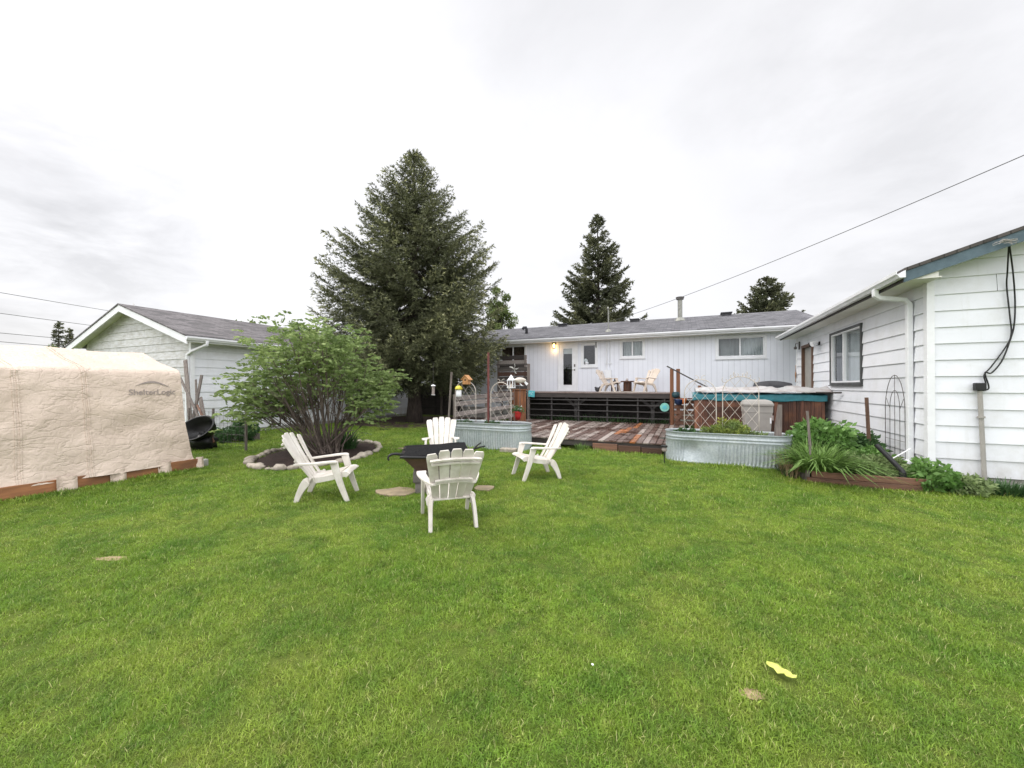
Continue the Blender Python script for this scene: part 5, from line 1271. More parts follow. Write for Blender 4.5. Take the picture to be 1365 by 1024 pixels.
def stake(label, b, t_, Y, w_=.035, m='grey_wood_up', round_=False):
    p = ony(*b, Y); q = ony(*t_, Y); mb = MB()
    if round_: mb.tube([V3((0, 0, 0)), q - p], w_ / 2, 8)
    else: mb.sweep([V3((0, 0, 0)), q - p], (1, 0, 0), w_, w_ * .7)
    o = mb.build('garden_stake', m); o.location = p; return tag(o, label, 'stake')
stake('pale wooden stake in front of the leafy bush, left end of the raised bed', (1082, 622), (1076, 548), 8.15)
stake('brown wooden stake standing against the garage wall behind the plants', (1159, 600), (1155, 530), 9.6, .05, 'door_brown')
# hand-made bent black pipe
p0 = ony(1204, 640, 7.9); p1 = ony(1203, 630, 7.9); p2 = ony(1168, 593, 8.1)
t = thing('black_pipe', 'black pipe leaning out of the raised bed at an angle', 'pipe', p0)
mb = MB(); mb.tube([V3((0, 0, -.05)), p1 - p0, p1 - p0 + (p2 - p1) * .05], .045, 10); mb.build('stand_pipe', 'black_plastic', t)
mb = MB(); mb.tube([p1 - p0 + (p2 - p1) * -.02 + V3((0, 0, .02)), p2 - p0], .036, 10); mb.build('angled_pipe', 'black_plastic', t)
q = (p2 - p1) * .45 + (p1 - p0); mb = MB(); mb.tube([q, q + V3((.28, .1, .18))], .008, 5); mb.build('crossbar', 'white_trim', t)
# dark wire trellis leaning on the garage wall
xw = GX - .07; a = onx(1180, 580, xw).y; b = onx(1207, 580, xw).y; ya, yb2 = min(a, b), max(a, b); zt_ = onx(1194, 500, xw).z
t = thing('wire_trellis', 'dark pointed wire trellis leaning against the garage wall beside the downpipe', 'trellis', (xw, (ya + yb2) / 2, 0))
hw2 = (yb2 - ya) / 2
mb = MB()
def garch(w, top, zb=.15):
    return [(0, -w, zb), (0, -w * .97, top - w * 2.0)] + [(0, -w * math.cos(q), top - w * 2.0 + w * 2.0 * math.sin(q)) for q in [math.pi * k / 14 for k in range(1, 14)]] + [(0, w * .97, top - w * 2.0), (0, w, zb)]
mb.tube(garch(hw2, zt_), .006, 5); mb.tube(garch(hw2 * .5, zt_ - .28), .005, 5); mb.tube([(0, 0, .15), (0, 0, zt_)], .005, 5)
for s_ in (-1, 1): mb.tube([(0, s_ * hw2 * .5, zt_ - .28 - hw2 * .9), (0, s_ * hw2 * .9, zt_ - hw2 * 1.1)], .004, 5)
mb.tube([(0, -hw2, .62), (0, hw2, .62)], .004, 5); mb.build('wire_frame', 'dark_wire', t, smooth=True)

# ------------------------------------------------------------------ overhead wires and lawn litter
def wire(label, a, b, sag, r=.012):
    n = 30; pts = [a.lerp(b, i / n) - V3((0, 0, sag * 4 * (i / n) * (1 - i / n))) for i in range(n + 1)]; mb = MB(); mb.tube(pts, r, 5)
    return tag(mb.build('overhead_wire', 'grey_cable'), label, 'wire')
wire('overhead wire from the right top corner down to the house roof', dist(1420, 183, 9.0), dist(785, 437, 31), .35, .012)
for (y0_, y1_, lab) in ((386, 413, 'topmost overhead wire above the outbuilding roof at the left'), (415, 434, 'second overhead wire from the top at the left edge'), (443, 452, 'third overhead wire from the top, behind the small far spruces'), (455, 462, 'lowest overhead wire just above the canvas shelter')):
    a_, b_ = dist(-40, y0_ - 5, 27), dist(190, y1_ + 8, 44); wire(lab, a_ + (a_ - b_) * 1.5, b_ + (b_ - a_) * .6, .12, .022)
c = gp(1040, 903, .045)
t_ = []; L_ = [(0, .012, .02), (.06, .05, .03), (.13, .075, .035), (.20, .08, .022), (.27, .06, .032), (.31, .07, .03), (.37, .035, .02), (.42, .015, .03)]
mb = MB(); vs = []
for i, (s_, w_, z) in enumerate(L_): vs += [(s_ - .2, -w_ * (.9 + .18 * math.sin(i * 2.6)), z * .6), (s_ - .2, .006 * math.sin(i * 2), z * .6 + .010), (s_ - .2, w_ * (.8 + .15 * math.sin(i * 3 + 1)), z * .6 - .004)]
mb.add(vs, [f for i in range(len(L_) - 1) for f in ((3 * i, 3 * i + 3, 3 * i + 4, 3 * i + 1), (3 * i + 1, 3 * i + 4, 3 * i + 5, 3 * i + 2))])
o = mb.build('plastic_scrap', 'yellow_scrap', solid=.003); 
a_ = gp(1021, 893); b_ = gp(1061, 914); o.location = ((a_.x + b_.x) / 2, (a_.y + b_.y) / 2, .028); o.rotation_euler.z = math.atan2(b_.y - a_.y, b_.x - a_.x); k = (b_ - a_).length / .42; o.scale = (k, k * 1.45, 1); tag(o, 'bright yellow torn plastic scrap lying on the lawn at the lower right', 'scrap')
BARE = [(1002, 926, .065, .04), (152, 745, .17, .045)]
for px, py, a_, b_ in BARE:
    c = gp(px, py); mb = MB(); mb.add([(0, 0, .006)] + [(math.cos(k * .2618) * a_ * (1 + .45 * mnoise.noise(V3((k * 1.7, px, 0)))), math.sin(k * .2618) * b_ * (1 + .45 * mnoise.noise(V3((k * 1.7, px, 0)))), .004) for k in range(24)], [(0, 1 + k, 1 + (k + 1) % 24) for k in range(24)])
    o = mb.build('bare_patch', 'straw'); o.location = (c.x, c.y, 0); o.rotation_euler.z = TH; tag(o, 'bare straw-coloured patch in the lawn', None, kind='structure')
for px, py in ((790, 893),):
    c = gp(px, py); mb = MB(); mb.blob((0, 0, .03), (.007, .006, .005), px, .4, 8, 5); o = mb.build('white_pebble', 'white_trim'); o.location = c; tag(o, 'tiny white pebble in the lawn left of the yellow scrap' if px < 900 else 'tiny white pebble in the lawn right of the yellow scrap', 'pebble')
# ------------------------------------------------------------------ trees
def conifer(name, label, loc, Ht, Rad, z0, nwhorl, nbr, trunk_r, seed, m, density=1., drop=.1, prof=None, group=None, spl=.13, spw=.03, up=.5, sides=.5, rlim=None, reps=2, tilt=(-.22, .75, 1.2), jit=.6, solve=False):
    global rng
    rng = np.random.default_rng(seed); rd = random.Random(seed)
    t = thing(name, label, 'tree', loc, group=group)
    mb = MB(); mb.tube([(.02 * math.sin(i), .02 * math.cos(i * 1.3), Ht * .98 * i / 12) for i in range(13)], [trunk_r * (1.25 if i == 0 else 1) * (1 - i / 12.6) + .01 for i in range(13)], 12); 
    P, D, L, T = [], [], [], []; limbs = MB()
    for iw in range(nwhorl):
        u0 = (iw + .5) / nwhorl
        for ib in range(nbr):
            u = min(.985, max(0, u0 + rd.uniform(-jit, jit) / nwhorl)); z = z0 + (Ht - z0) * u
            if rd.random() < drop: continue
            a = 2 * math.pi * (ib + rd.random() * .9) / nbr + iw * 1.3
            ln = Rad * (prof(u) if prof else (1 - u) ** .8) * rd.uniform(.72, 1.12) * (1 + .12 * mnoise.noise(V3((math.cos(a) * 1.3, math.sin(a) * 1.3, z * .35 + seed)))) + .18
            if rlim: ln = min(ln, rlim(a, z))
            slope = lerp(tilt[0], tilt[1], u ** tilt[2]) + rd.uniform(-.10, .10); curl = up * lerp(.55, .15, u)
            if solve:       # the outline is given at the height of the branch tip
                kf = rd.uniform(.82, 1.05) * (1 + .14 * mnoise.noise(V3((math.cos(a) * 1.5, math.sin(a) * 1.5, z * .5 + seed)))); l2 = 1.
                for _ in range(8): l2 = .5 * l2 + .5 * Rad * kf * prof(min(1, max(0, u + l2 * (slope + curl) / (Ht - z0))))
                ln = max(.16, l2)
                if rlim: ln = min(ln, rlim(a, z))
            da = np.array([math.cos(a), math.sin(a), 0.]); pa = np.array([-math.sin(a), math.cos(a), 0.])
            ns = max(4, int(ln / .12)); tb = rd.uniform(-.45, .35)
            pts = []
            for i in range(ns + 1):
                s = i / ns; pts.append(da * (s * ln) + np.array([0, 0, z + ln * (slope * s + curl * s * s - .12 * math.sin(s * 3.1))]) + pa * (.04 * ln * math.sin(s * 4 + a * 3)))
            if ln > .8: limbs.tube([V3(p) for p in pts[:max(3, int(ns * .75)):max(1, ns // 5)]], .022 * ln ** .5, 4)
            for i in range(1, ns + 1):
                s = i / ns; p = pts[i]; fwd = pts[i] - pts[i - 1]; fwd = fwd / np.linalg.norm(fwd)
                if s > .12:
                    for sd in (-1, 1):
                        if rd.random() > .86 * density + .1: continue
                        bl = (sides * ln * (1 - s) ** .8 + .16) * rd.uniform(.6, 1.15); bl = min(bl, 1.1)
                        bd = fwd * .75 + pa * (sd * rd.uniform(.5, .95)) + np.array([0, 0, rd.uniform(-.32, .08) - .15 * (1 - u)])
                        bd = bd / np.linalg.norm(bd); nb = max(2, int(bl / .085))
                        for q in range(nb):
                            v = (q + rd.random()) / nb; pp = p + bd * (bl * v) + np.array([0, 0, -.22 * bl * v * v])
                            tip = max(v * .5 + s * .5, 0) ** 2
                            for r_ in range(reps):
                                P.append(pp); D.append(bd + np.array([rd.gauss(0, .5), rd.gauss(0, .5), rd.gauss(-.02, .45)])); L.append(spl * rd.uniform(.6, 1.25)); T.append(tb * .8 + rd.uniform(-.25, .25) + 1.15 * tip * (rd.random() < .7) - .3)
                for r_ in range(3):
                    P.append(p - fwd * rd.random() * .1); D.append(fwd * 1.1 + np.array([rd.gauss(0, .5), rd.gauss(0, .5), rd.gauss(.1, .4)])); L.append(spl * rd.uniform(.7, 1.3)); T.append(tb * .5 + rd.uniform(-.2, .2) + .6 * (s > .85))
    for k in range(int(60 * density)):      # leader
        z = Ht - rd.random() ** 2 * .9; P.append(np.array([0, 0, z])); D.append(np.array([rd.gauss(0, .7), rd.gauss(0, .7), 1.])); L.append(spl * 1.3); T.append(rd.uniform(0, .7))
    mb.build('trunk', 'bark', t, smooth=True); limbs.build('limbs', 'bark', t)
    P = np.array(P); D = np.array(D); L = np.array(L)
    v, f = sprays(P, D, L, spw * (L / spl) * rng.uniform(.7, 1.3, len(P)))
    np_mesh('crown', v, f, np.array(T), m, t)
    return t
def spx(px, py, Y): p = dist(px, py, Y); return p
b_ = spx(552, 560, 17.0); top = spx(540, 203, 17.0).z
def spruce_prof(u): return float(np.interp(u, [0, .2, .35, .51, .64, .8, .92, 1], [.92, 1, .98, .90, .68, .44, .19, .03]))
conifer('spruce_tree', 'tall dark spruce standing behind the round shrub and left of the white bungalow', (b_.x, b_.y, 0), top, 4.05, 2.25, 26, 10, .30, 5, 'spruce_needles', 1., .06, spruce_prof, spl=.15, spw=.028, reps=5, jit=.3, solve=True,
        tilt=(-.17, .60, 1.5), rlim=lambda a, z: 9 if z > 4.2 or math.sin(a) < .2 else 3.3 / max(.3, math.sin(a)))
b_ = spx(797, 440, 32.5); top = spx(806, 289, 32.5).z
conifer('spruce_tree', 'loose spruce with sky gaps standing behind the bungalow roof', (b_.x, b_.y, 0), top, 5.6, 2.0, 22, 7, .3, 9, 'spruce_far', .85, .12, lambda u: (1 - u) ** .85 * 1.0 + .03, spl=.26, spw=.075, up=.35, sides=.45, reps=3, solve=True, tilt=(-.2, .6, 1.3))
b_ = spx(1022, 440, 36); top = spx(1022, 371, 36).z
conifer('pine_tree', 'round-topped pine peeping over the right end of the bungalow roof', (b_.x, b_.y, 0), top, 3.2, 2.0, 15, 8, .3, 21, 'spruce_far', .95, .05, lambda u: math.sqrt(max(0, 1 - (u * 1.0) ** 2.4)) * .95, spl=.22, spw=.085, up=.6, reps=4, solve=True, tilt=(-.1, .5, 1))
for px, tp, Y, rr, sd_, lab in ((78, 430, 46, 1.0, 31, 'larger of two tiny far spruces at the left behind the canvas shelter'), (92, 439, 50, .45, 33, 'smaller slender far spruce at the left behind the canvas shelter')):
    b_ = spx(px, 470, Y); top = spx(px, tp, Y).z
    conifer('spruce_tree', lab, (b_.x, b_.y, 0), top, rr, 1.0, 22, 5, .2, sd_, 'spruce_far', .6, .1, lambda u: (1 - u) ** .9, spl=.22, spw=.09, up=.1, tilt=(-.3, .1, 1))
def leaf_tree(name, label, cat, loc, cen, rad, n, lsize, m, seed, trunk=True, clumps=26, lw=.5):
    global rng
    rng = np.random.default_rng(seed); t = thing(name, label, cat, loc)
    cd = norm(rng.normal(size=(clumps, 3))) * rng.uniform(.35, 1., (clumps, 1)); cc = cd * np.array(rad) + np.array(cen); cr = rng.uniform(.18, .42, clumps) * min(rad)
    k = rng.integers(0, clumps, n); P = cc[k] + norm(rng.normal(size=(n, 3))) * (cr[k] * rng.uniform(.5, 1.1, n))[:, None]
    D = rng.normal(size=(n, 3)) + (P - np.array(cen)) * .5 + (0, 0, .1)
    v, f = sprays(P, D, rng.uniform(.7, 1.3, n) * lsize, rng.uniform(.7, 1.3, n) * lsize * lw)
    np_mesh('crown', v, f, rng.uniform(-.5, .6, n) + .25 * (rng.uniform(-1, 1, clumps)[k]), m, t)
    if trunk:
        mb = MB(); mb.tube([(0, 0, 0), (.05, 0, cen[2] * .6), (0, .03, cen[2])], [.12, .09, .05], 8)
        for c in cc[:12]: mb.tube([V3((0, 0, cen[2] * .6)), (V3((0, 0, cen[2] * .7)) + V3(c)) * .5, V3(c)], [.05, .03, .012], 5)
        mb.build('trunk', 'bark', t)
    return t
b_ = spx(655, 440, 24.); leaf_tree('leafy_tree', 'pale green leafy tree half hidden behind the right side of the big spruce', 'tree', (b_.x, b_.y + 1.2, 0), (0, 0, 6.1), (.9, .9, 2.2), 5000, .16, 'pale_leaves', 3)
b_ = spx(64, 465, 44); leaf_tree('leafy_tree', 'small pale leafy tree far away beside the tiny spruces', 'tree', (b_.x, b_.y, 0), (0, 0, 4.6), (1.7, 1.5, 1.5), 1500, .4, 'pale_leaves', 4)
b_ = spx(328, 430, 34); leaf_tree('leafy_tree', 'tip of a pale tree just above the outbuilding roof', 'tree', (b_.x, b_.y, 0), (0, 0, 6.2), (.8, .8, 1.3), 900, .25, 'pale_leaves', 6)

# ------------------------------------------------------------------ the multi-stemmed shrub
sb = gp(432, 606); rd = random.Random(3); rng = np.random.default_rng(3)
sh = thing('round_shrub', 'big multi-stemmed leafy shrub growing from the stone-ringed bed', 'shrub', (sb.x, sb.y, 0), TH)
stems = MB(); P, D, L, T = [], [], [], []
for k in range(64):
    a = rd.uniform(0, 6.283); ro = rd.random() ** .55
    ex = math.cos(a) * ro * 1.55 - .12; ex *= (.74 if ex > 0 else 1); ey = math.sin(a) * ro * 1.6
    hz = 3.0 - 1.15 * (ro ** 1.8) - (.55 if ex < -1.3 else 0) - (.35 if ex > 1.3 else 0) + rd.uniform(-.25, .25)
    if ex < .0: hz -= .28 * (-ex)
    if k % 4 == 0: ex = -abs(ex) * .4 - .7 * rd.random() - .55; hz = rd.uniform(.9, 1.7)
    if k % 4 == 2: ex = abs(ex) * .25 + .4 * rd.random() + .6; hz = rd.uniform(.95, 1.8)
    b = V3((math.cos(a) * rd.uniform(.03, .38) + .05, math.sin(a) * rd.uniform(.03, .25), 0)); e = V3((ex, ey, hz))
    bend = V3((ex * .45, ey * .45, hz * .42 - .12 * ro)); pts = curve([b, b.lerp(bend, .55) + V3((rd.uniform(-.06, .06), rd.uniform(-.06, .06), .05)), bend.lerp(e, .45) + V3((rd.uniform(-.1, .1), rd.uniform(-.1, .1), .06)), e], 5)
    r0 = rd.uniform(.012, .028); n = len(pts); stems.tint = rd.uniform(-.6, .8)
    stems.tube(pts, [r0 * (1 - .75 * i / n) for i in range(n)], 5)
    ends = [(pts[-1], (pts[-1] - pts[-3]).normalized())]
    for q in range(6):
        i = rd.randint(int(n * .45), n - 3); d = (pts[i + 1] - pts[i]).normalized(); o = V3((rd.gauss(0, .55), rd.gauss(0, .55), rd.uniform(-.15, .5)))
        tip = pts[i] + (d + o).normalized() * rd.uniform(.35, .85); mid = pts[i].lerp(tip, .5) + V3((0, 0, .05)); stems.tube([pts[i], mid, tip], [r0 * .5, r0 * .35, r0 * .2], 4); ends.append((tip, (tip - mid).normalized()))
    for tip, d in ends:
        zl = lerp(1.8, .5, min(1, max(0, (abs(tip.x - .05) - .40) / .85)))
        if tip.z < zl: continue
        tb = rd.uniform(-.35, .35)
        for q in range(7):
            c = tip + V3((rd.gauss(0, .18), rd.gauss(0, .18), rd.gauss(-.04, .14))); ld_ = V3((rd.gauss(0, 1), rd.gauss(0, 1), rd.uniform(-.5, .5))).normalized() * .7 + d * .5
            for r_ in range(9):      # leaflets in pairs along one drooping leaf stalk
                u = (r_ // 2) / 4; pp = c + ld_ * (.16 * u) + V3((0, 0, -.06 * u * u)); sd = ld_.cross(V3((0, 0, 1))).normalized() * (1 if r_ % 2 else -1)
                P.append(pp); D.append(ld_ * .6 + sd * (.9 if r_ < 8 else 0) + V3((0, 0, rd.uniform(-.45, .05)))); L.append(rd.uniform(.07, .115)); T.append(tb + rd.uniform(-.25, .25) + .35 * (rd.random() < .22) + .18 * (c.z - 1.8))
stems.build('stems', 'stem_bark', sh, smooth=True)
P = np.array(P); D = np.array(D); L = np.array(L); roll = norm(rng.normal(size=P.shape) * .6 + (0, 0, .0)); 
v, f = sprays(P, D, L, L * .44, np.cross(norm(D), np.array([0, 0, 1.]) + rng.normal(size=P.shape) * .45)); np_mesh('crown', v, f, np.array(T), 'shrub_leaves', sh)
# mulch bed and its ring of stones
bed = thing('stone_ring_bed', 'mulched bed round the shrub', 'flower bed', (sb.x, sb.y, 0), TH)
bed.name = 'mulch_bed'; bed['label'] = 'dark mulch bed ringed with pale stones under the big shrub'
pL, pR, pF, pB = gp(336, 612), gp(503, 601), gp(425, 626), gp(430, 590)
c_, s_ = math.cos(TH), math.sin(TH)
def loc2(p): d = p - sb; return (d.x * c_ + d.y * s_, -d.x * s_ + d.y * c_)
l_, r_, f_, bk = loc2(pL), loc2(pR), loc2(pF), loc2(pB)
ecx, ecy = (l_[0] + r_[0]) / 2, (f_[1] + bk[1]) / 2; ea, eb = (r_[0] - l_[0]) / 2, (bk[1] - f_[1]) / 2
mb = MB(); vs = [(ecx, ecy, .06)]; fs = []
for ring_, (k_, z_) in enumerate(((.5, .055), (.8, .035), (1.0, .008))):
    for k in range(36): q = k / 36 * 6.283; vs.append((ecx + math.cos(q) * ea * k_, ecy + math.sin(q) * eb * k_, z_ + .015 * mnoise.noise(V3((math.cos(q) * 4, math.sin(q) * 4, k_ * 5)))))
for k in range(36):
    j = (k + 1) % 36; fs.append((0, 1 + k, 1 + j))
    for r2 in range(2): fs.append((1 + r2 * 36 + k, 37 + r2 * 36 + k, 37 + r2 * 36 + j, 1 + r2 * 36 + j))
mb.add(vs, fs); mb.build('soil', 'soil', bed, smooth=True)
SHRUB_BED = (ecx, ecy, ea, eb)
k = 0; q = .1
while q < 6.283 - .05:
    r = rd.uniform(.045, .105) * (1.1 if math.sin(q) < 0 else .9); x, y = ecx + math.cos(q) * ea * 1.03, ecy + math.sin(q) * eb * 1.03
    mb = MB(); mb.tint = rd.uniform(-.7, .9); mb.blob((0, 0, r * .38), (r * 1.25, r * .95, r * .72), k, .3, 10, 7, 1.7)
    o = mb.build('edging_stone', 'stone_pale', smooth=True); wx, wy = sb.x + x * c_ - y * s_, sb.y + x * s_ + y * c_; o.location = (wx, wy, 0); o.rotation_euler.z = TH + q + 1.57
    tag(o, 'pale rounded stone in the ring round the shrub bed', 'stone', 'pale stones round the shrub bed'); k += 1
    q += (r * 2.15) / math.hypot(ea * math.sin(q), eb * math.cos(q))
# low greenery at the shrub's foot
def blades(n, c, rx, ry, ln, w, lean, seed, z0=0.):
    """arching strap leaves: each three quads long"""
    g = np.random.default_rng(seed); a = g.uniform(0, 6.283, n); rr = g.uniform(0, 1, n) ** .5
    B = np.stack([np.cos(a) * rr * rx * .5 + c[0], np.sin(a) * rr * ry * .5 + c[1], np.full(n, z0)], 1); a2 = a + g.normal(0, .5, n)
    O = np.stack([np.cos(a2), np.sin(a2), np.zeros(n)], 1); S = np.stack([-np.sin(a2), np.cos(a2), np.zeros(n)], 1)
    l = ln * g.uniform(.6, 1.15, n); le = lean * g.uniform(.4, 1.3, n) * (.4 + rr); V = []
    for u in (0, .35, .7, 1.):
        p = B + O * (l * le * u ** 1.6)[:, None] + np.array([0, 0, 1.]) * (l * (u * 1. - .55 * le * u ** 2.6))[:, None]; ww = w * (1 - u ** 2.2) * (.7 + .6 * u) * g.uniform(.8, 1.2, n) + .0015
        V += [p - S * ww[:, None] / 2, p + S * ww[:, None] / 2]
    v = np.stack(V, 1).reshape(-1, 3); base = np.arange(n)[:, None] * 8
    f = np.concatenate([base + np.array([[2 * k, 2 * k + 1, 2 * k + 3, 2 * k + 2]]) for k in range(3)], 0)
    return v, f, np.tile(g.uniform(-.6, .6, n), 3)
def tuft(name, label, cat, loc, n, rx, ry, ln, w, lean, m, seed, z0=0.):
    v, f, t_ = blades(n, (0, 0), rx, ry, ln, w, lean, seed, z0); o = np_mesh(name, v, f, t_, m); o.location = loc; return tag(o, label, cat)
c = gp(462, 600); tuft('lily_clump', 'green strap-leaved clump at the right foot of the big shrub', 'plant', (c.x, c.y, .03), 160, .5, .4, .55, .03, .6, 'dark_leaves', 5)
c = gp(402, 604); tuft('lily_clump', 'yellowish strap-leaved clump at the left foot of the big shrub', 'plant', (c.x, c.y, .03), 120, .5, .35, .42, .03, .6, 'lily_leaves', 6)
def bush(name, label, loc, rad, n, ls, m, seed, lw=.55, cz=.5, cat='shrub', droop=.2, clump=30):
    global rng
    rng = np.random.default_rng(seed); t = thing(name, label, cat, loc)
    d = norm(rng.normal(size=(clump, 3))); d[:, 2] = np.abs(d[:, 2]); cc = d * np.array(rad) * rng.uniform(.45, .85, (clump, 1)); k = rng.integers(0, clump, n)
    off = norm(rng.normal(size=(n, 3))) * (rng.uniform(.2, 1., n) ** .5 * .34 * min(rad))[:, None]
    P = cc[k] + off; P[:, 2] = np.abs(P[:, 2]) + .02; D = P * np.array([1, 1, .4]) / np.array(rad) + rng.normal(size=(n, 3)) * .55 - (0, 0, droop)
    l = ls * rng.uniform(.6, 1.3, n)
    v, f = sprays(P, D, l, l * lw, np.cross(norm(D), np.array([0, 0, 1.]) + rng.normal(size=P.shape) * .4))
    np_mesh('foliage', v, f, rng.uniform(-.45, .45, n) + .3 * rng.uniform(-1, 1, clump)[k] + .35 * (P[:, 2] / rad[2] - .5), m, t)
    mb = MB()
    for c in cc[:18]: mb.tube([V3((c[0] * .15, c[1] * .15, -.03)), V3(c) * .6 + V3((0, 0, -.05)), V3(c)], [.010, .008, .004], 4)
    mb.build('stems', 'stem_bark', t); return t
c = gp(303, 590); bush('low_bush', 'dark green low bush in front of the outbuilding by the wire fence', (c.x, c.y + .25, 0), (.66, .5, .72), 2600, .09, 'dark_leaves', 12)
c = gp(424, 600); bush('low_bush', 'small leafy suckers at the shrub foot among the stems', (c.x, c.y + .2, 0), (.55, .3, .45), 900, .08, 'shrub_leaves', 13)
# raised-bed planting
bush('peony_bush', 'tall bright green large-leaved bush at the back of the raised bed', (2.42, 9.35, .12), (.66, .62, .92), 7000, .105, 'peony_leaves', 14, .62, droop=.35, clump=44)
bush('leafy_plant', 'darker leafy plant between the bright bush and the garage wall', (3.10, 9.75, .1), (.42, .6, .62), 1500, .11, 'dark_leaves', 15, .5)
bush('ground_cover', 'pale variegated low mound in the middle of the raised bed', (2.75, 8.25, .12), (.62, .44, .34), 4600, .075, 'pale_cover', 16, .35, cat='plant')
bush('ground_cover', 'mid green low planting behind the black pipe in the raised bed', (3.05, 8.85, .12), (.45, .55, .35), 2200, .08, 'peony_leaves', 17, .45, cat='plant')
bush('corner_bush', 'green leafy plant at the garage corner right of the raised bed', (3.42, 7.98, .05), (.30, .30, .42), 1700, .08, 'peony_leaves', 18, .6)
bush('leafy_plant', 'greyish low plant at the foot of the gable beside the corner plant', (3.80, 7.95, 0), (.34, .22, .26), 1100, .08, 'pale_cover', 19, .5, cat='plant')
tuft('lily_clump', 'arching lily leaves spilling over the front left corner of the raised bed', 'plant', (2.08, 8.08, .14), 520, .62, .5, .58, .036, .95, 'lily_leaves', 21)
tuft('lily_clump', 'second grassy clump behind the arching lily leaves in the raised bed', 'plant', (2.15, 8.62, .14), 220, .5, .5, .6, .025, .6, 'lily_leaves', 22)
tuft('weed_patch', 'dark weeds growing against the concrete foot of the white gable', 'weeds', (4.25, 8.12, 0), 420, .8, .3, .26, .016, .5, 'dark_leaves', 23)
tuft('weed_patch', 'weeds at the far right foot of the white gable', 'weeds', (5.15, 8.15, 0), 260, .7, .25, .2, .014, .5, 'lily_leaves', 24)
tuft('dry_stalks', 'dry straw stalks and wire weeds between the dented tank and the raised bed', 'weeds', (1.72, 8.35, 0), 130, .22, .8, .5, .010, .5, 'straw', 25)
tuft('weed_patch', 'green weeds along the left board of the raised bed', 'weeds', (1.70, 8.6, 0), 200, .2, 1.2, .22, .016, .5, 'dark_leaves', 26)
# tank planting
bush('sedum_mound', 'yellow-green rounded mound in the middle of the dented tank', (RT[0] + .02, RT[1] + .02, .58), (.46, .29, .32), 4600, .045, 'sedum_leaves', 27, .5, cat='plant', droop=-.2)
bush('seedlings', 'low green seedlings in the left half of the dented tank', (RT[0] - .72, RT[1], .56), (.36, .24, .10), 1100, .05, 'dark_leaves', 28, .4, cat='plant')
bush('seedlings', 'sparse green seedlings right of the sedum in the dented tank', (RT[0] + .58, RT[1] + .05, .56), (.28, .22, .09), 500, .05, 'pale_cover', 29, .4, cat='plant')
for k, (dx, lab) in enumerate(((-.75, 'small green sprouts in the left tank under the birdhouse trellis'), (.1, 'small green sprouts in the left tank right of the red pole'))):
    bush('seedlings', lab, (BT[0] + dx, BT[1], .58), (.3, .22, .10), 420, .05, 'dark_leaves', 40 + k, .35, cat='plant')
tag(tuft('under_deck_weeds', 'weeds growing in the dark under the raised deck', 'weeds', (-2.6, 14.95, 0), 900, 7.5, .6, .55, .03, .5, 'dark_leaves', 30), None)
tuft('deck_weeds', 'weeds at the front edge of the low deck beside the chair', 'weeds', (ony(775, 600, 9.5).x, 9.5, 0), 90, .35, .1, .22, .014, .5, 'lily_leaves', 31)

# bare earth under the spruce
mb = MB(); b_ = gp(545, 566)
poly = [(-2.9, 1.4), (-2.2, -.6), (-.8, -1.35), (.9, -1.5), (2.4, -1.0), (3.6, 1.2), (3.4, 4.2), (-2.8, 4.2)]
pts = []
for i in range(len(poly)):
    a, b = poly[i], poly[(i + 1) % len(poly)]
    for k in range(6): u = k / 6; x, y = lerp(a[0], b[0], u), lerp(a[1], b[1], u); n = .22 * mnoise.noise(V3((x * 1.4, y * 1.4, 5))); pts.append((b_.x + (x + n) * c_ - (y + n) * s_, b_.y + (x + n) * s_ + (y + n) * c_, .004))
DIRT = np.array([(p[0], p[1]) for p in pts])
mb.add(pts, [tuple(range(len(pts)))]); tag(mb.build('bare_earth', 'dirt'), 'brown bare earth under the spruce', None, kind='structure')

# ------------------------------------------------------------------ grass blades over the lawn
def inpoly(X, Y, poly):
    r = np.zeros(len(X), bool); n = len(poly)
    for i in range(n):
        x1, y1 = poly[i]; x2, y2 = poly[(i + 1) % n]
        c = ((y1 > Y) != (y2 > Y)) & (X < (x2 - x1) * (Y - y1) / (y2 - y1 + 1e-12) + x1); r ^= c
    return r
g = np.random.default_rng(77)
xs, ys, sc = [], [], []
for (d0, d1, dens, s_c) in ((.7, 2.6, 640, .50), (2.6, 5, 430, .60), (5, 9, 220, .8), (9, 17, 80, 1.1)):
    A_ = ((1.5 * d1 + 1.6) * 2) * (d1 - d0); n = int(A_ * dens)
    Yc = g.uniform(d0, d1, n); Xc = g.uniform(-1, 1, n) * (1.5 * d1 + 1.6); k = np.abs(Xc) < 1.5 * Yc + 1.6; Xc, Yc = Xc[k], Yc[k]
    xs.append(Xc * c_ - Yc * s_); ys.append(Xc * s_ + Yc * c_); sc.append(np.full(len(Xc), s_c))
c_, s_ = math.cos(TH), math.sin(TH)
X = np.concatenate(xs); Y = np.concatenate(ys); S = np.concatenate(sc)
ok = np.ones(len(X), bool)
def cut(m): 
    global ok
    ok &= ~m
cut((X < TX + .02) & (Y < TY1 + .1) & (X > TX - 3.2)); cut((X < SX + .05) & (Y > SY0 - .05)); cut((X > GX - .05) & (Y > GY0 - .08)); cut((X > BX0 - .03) & (X < BX1 + .05) & (Y > BY0 - .03) & (Y < BY1 + 3))
for (tx, ty) in (RT, BT): cut((np.abs(X - tx) < 1.2) & (np.abs(Y - ty) < .37))
cut((X > LX0 - .1) & (X < LX1 + .1) & (Y > LDY0 - .12)); cut((X > -7.4) & (Y > UY0 - .4)); cut((X > 2.3) & (Y > 11)); cut(Y > 16)
lx = (X - sb.x) * c_ + (Y - sb.y) * s_; ly = -(X - sb.x) * s_ + (Y - sb.y) * c_
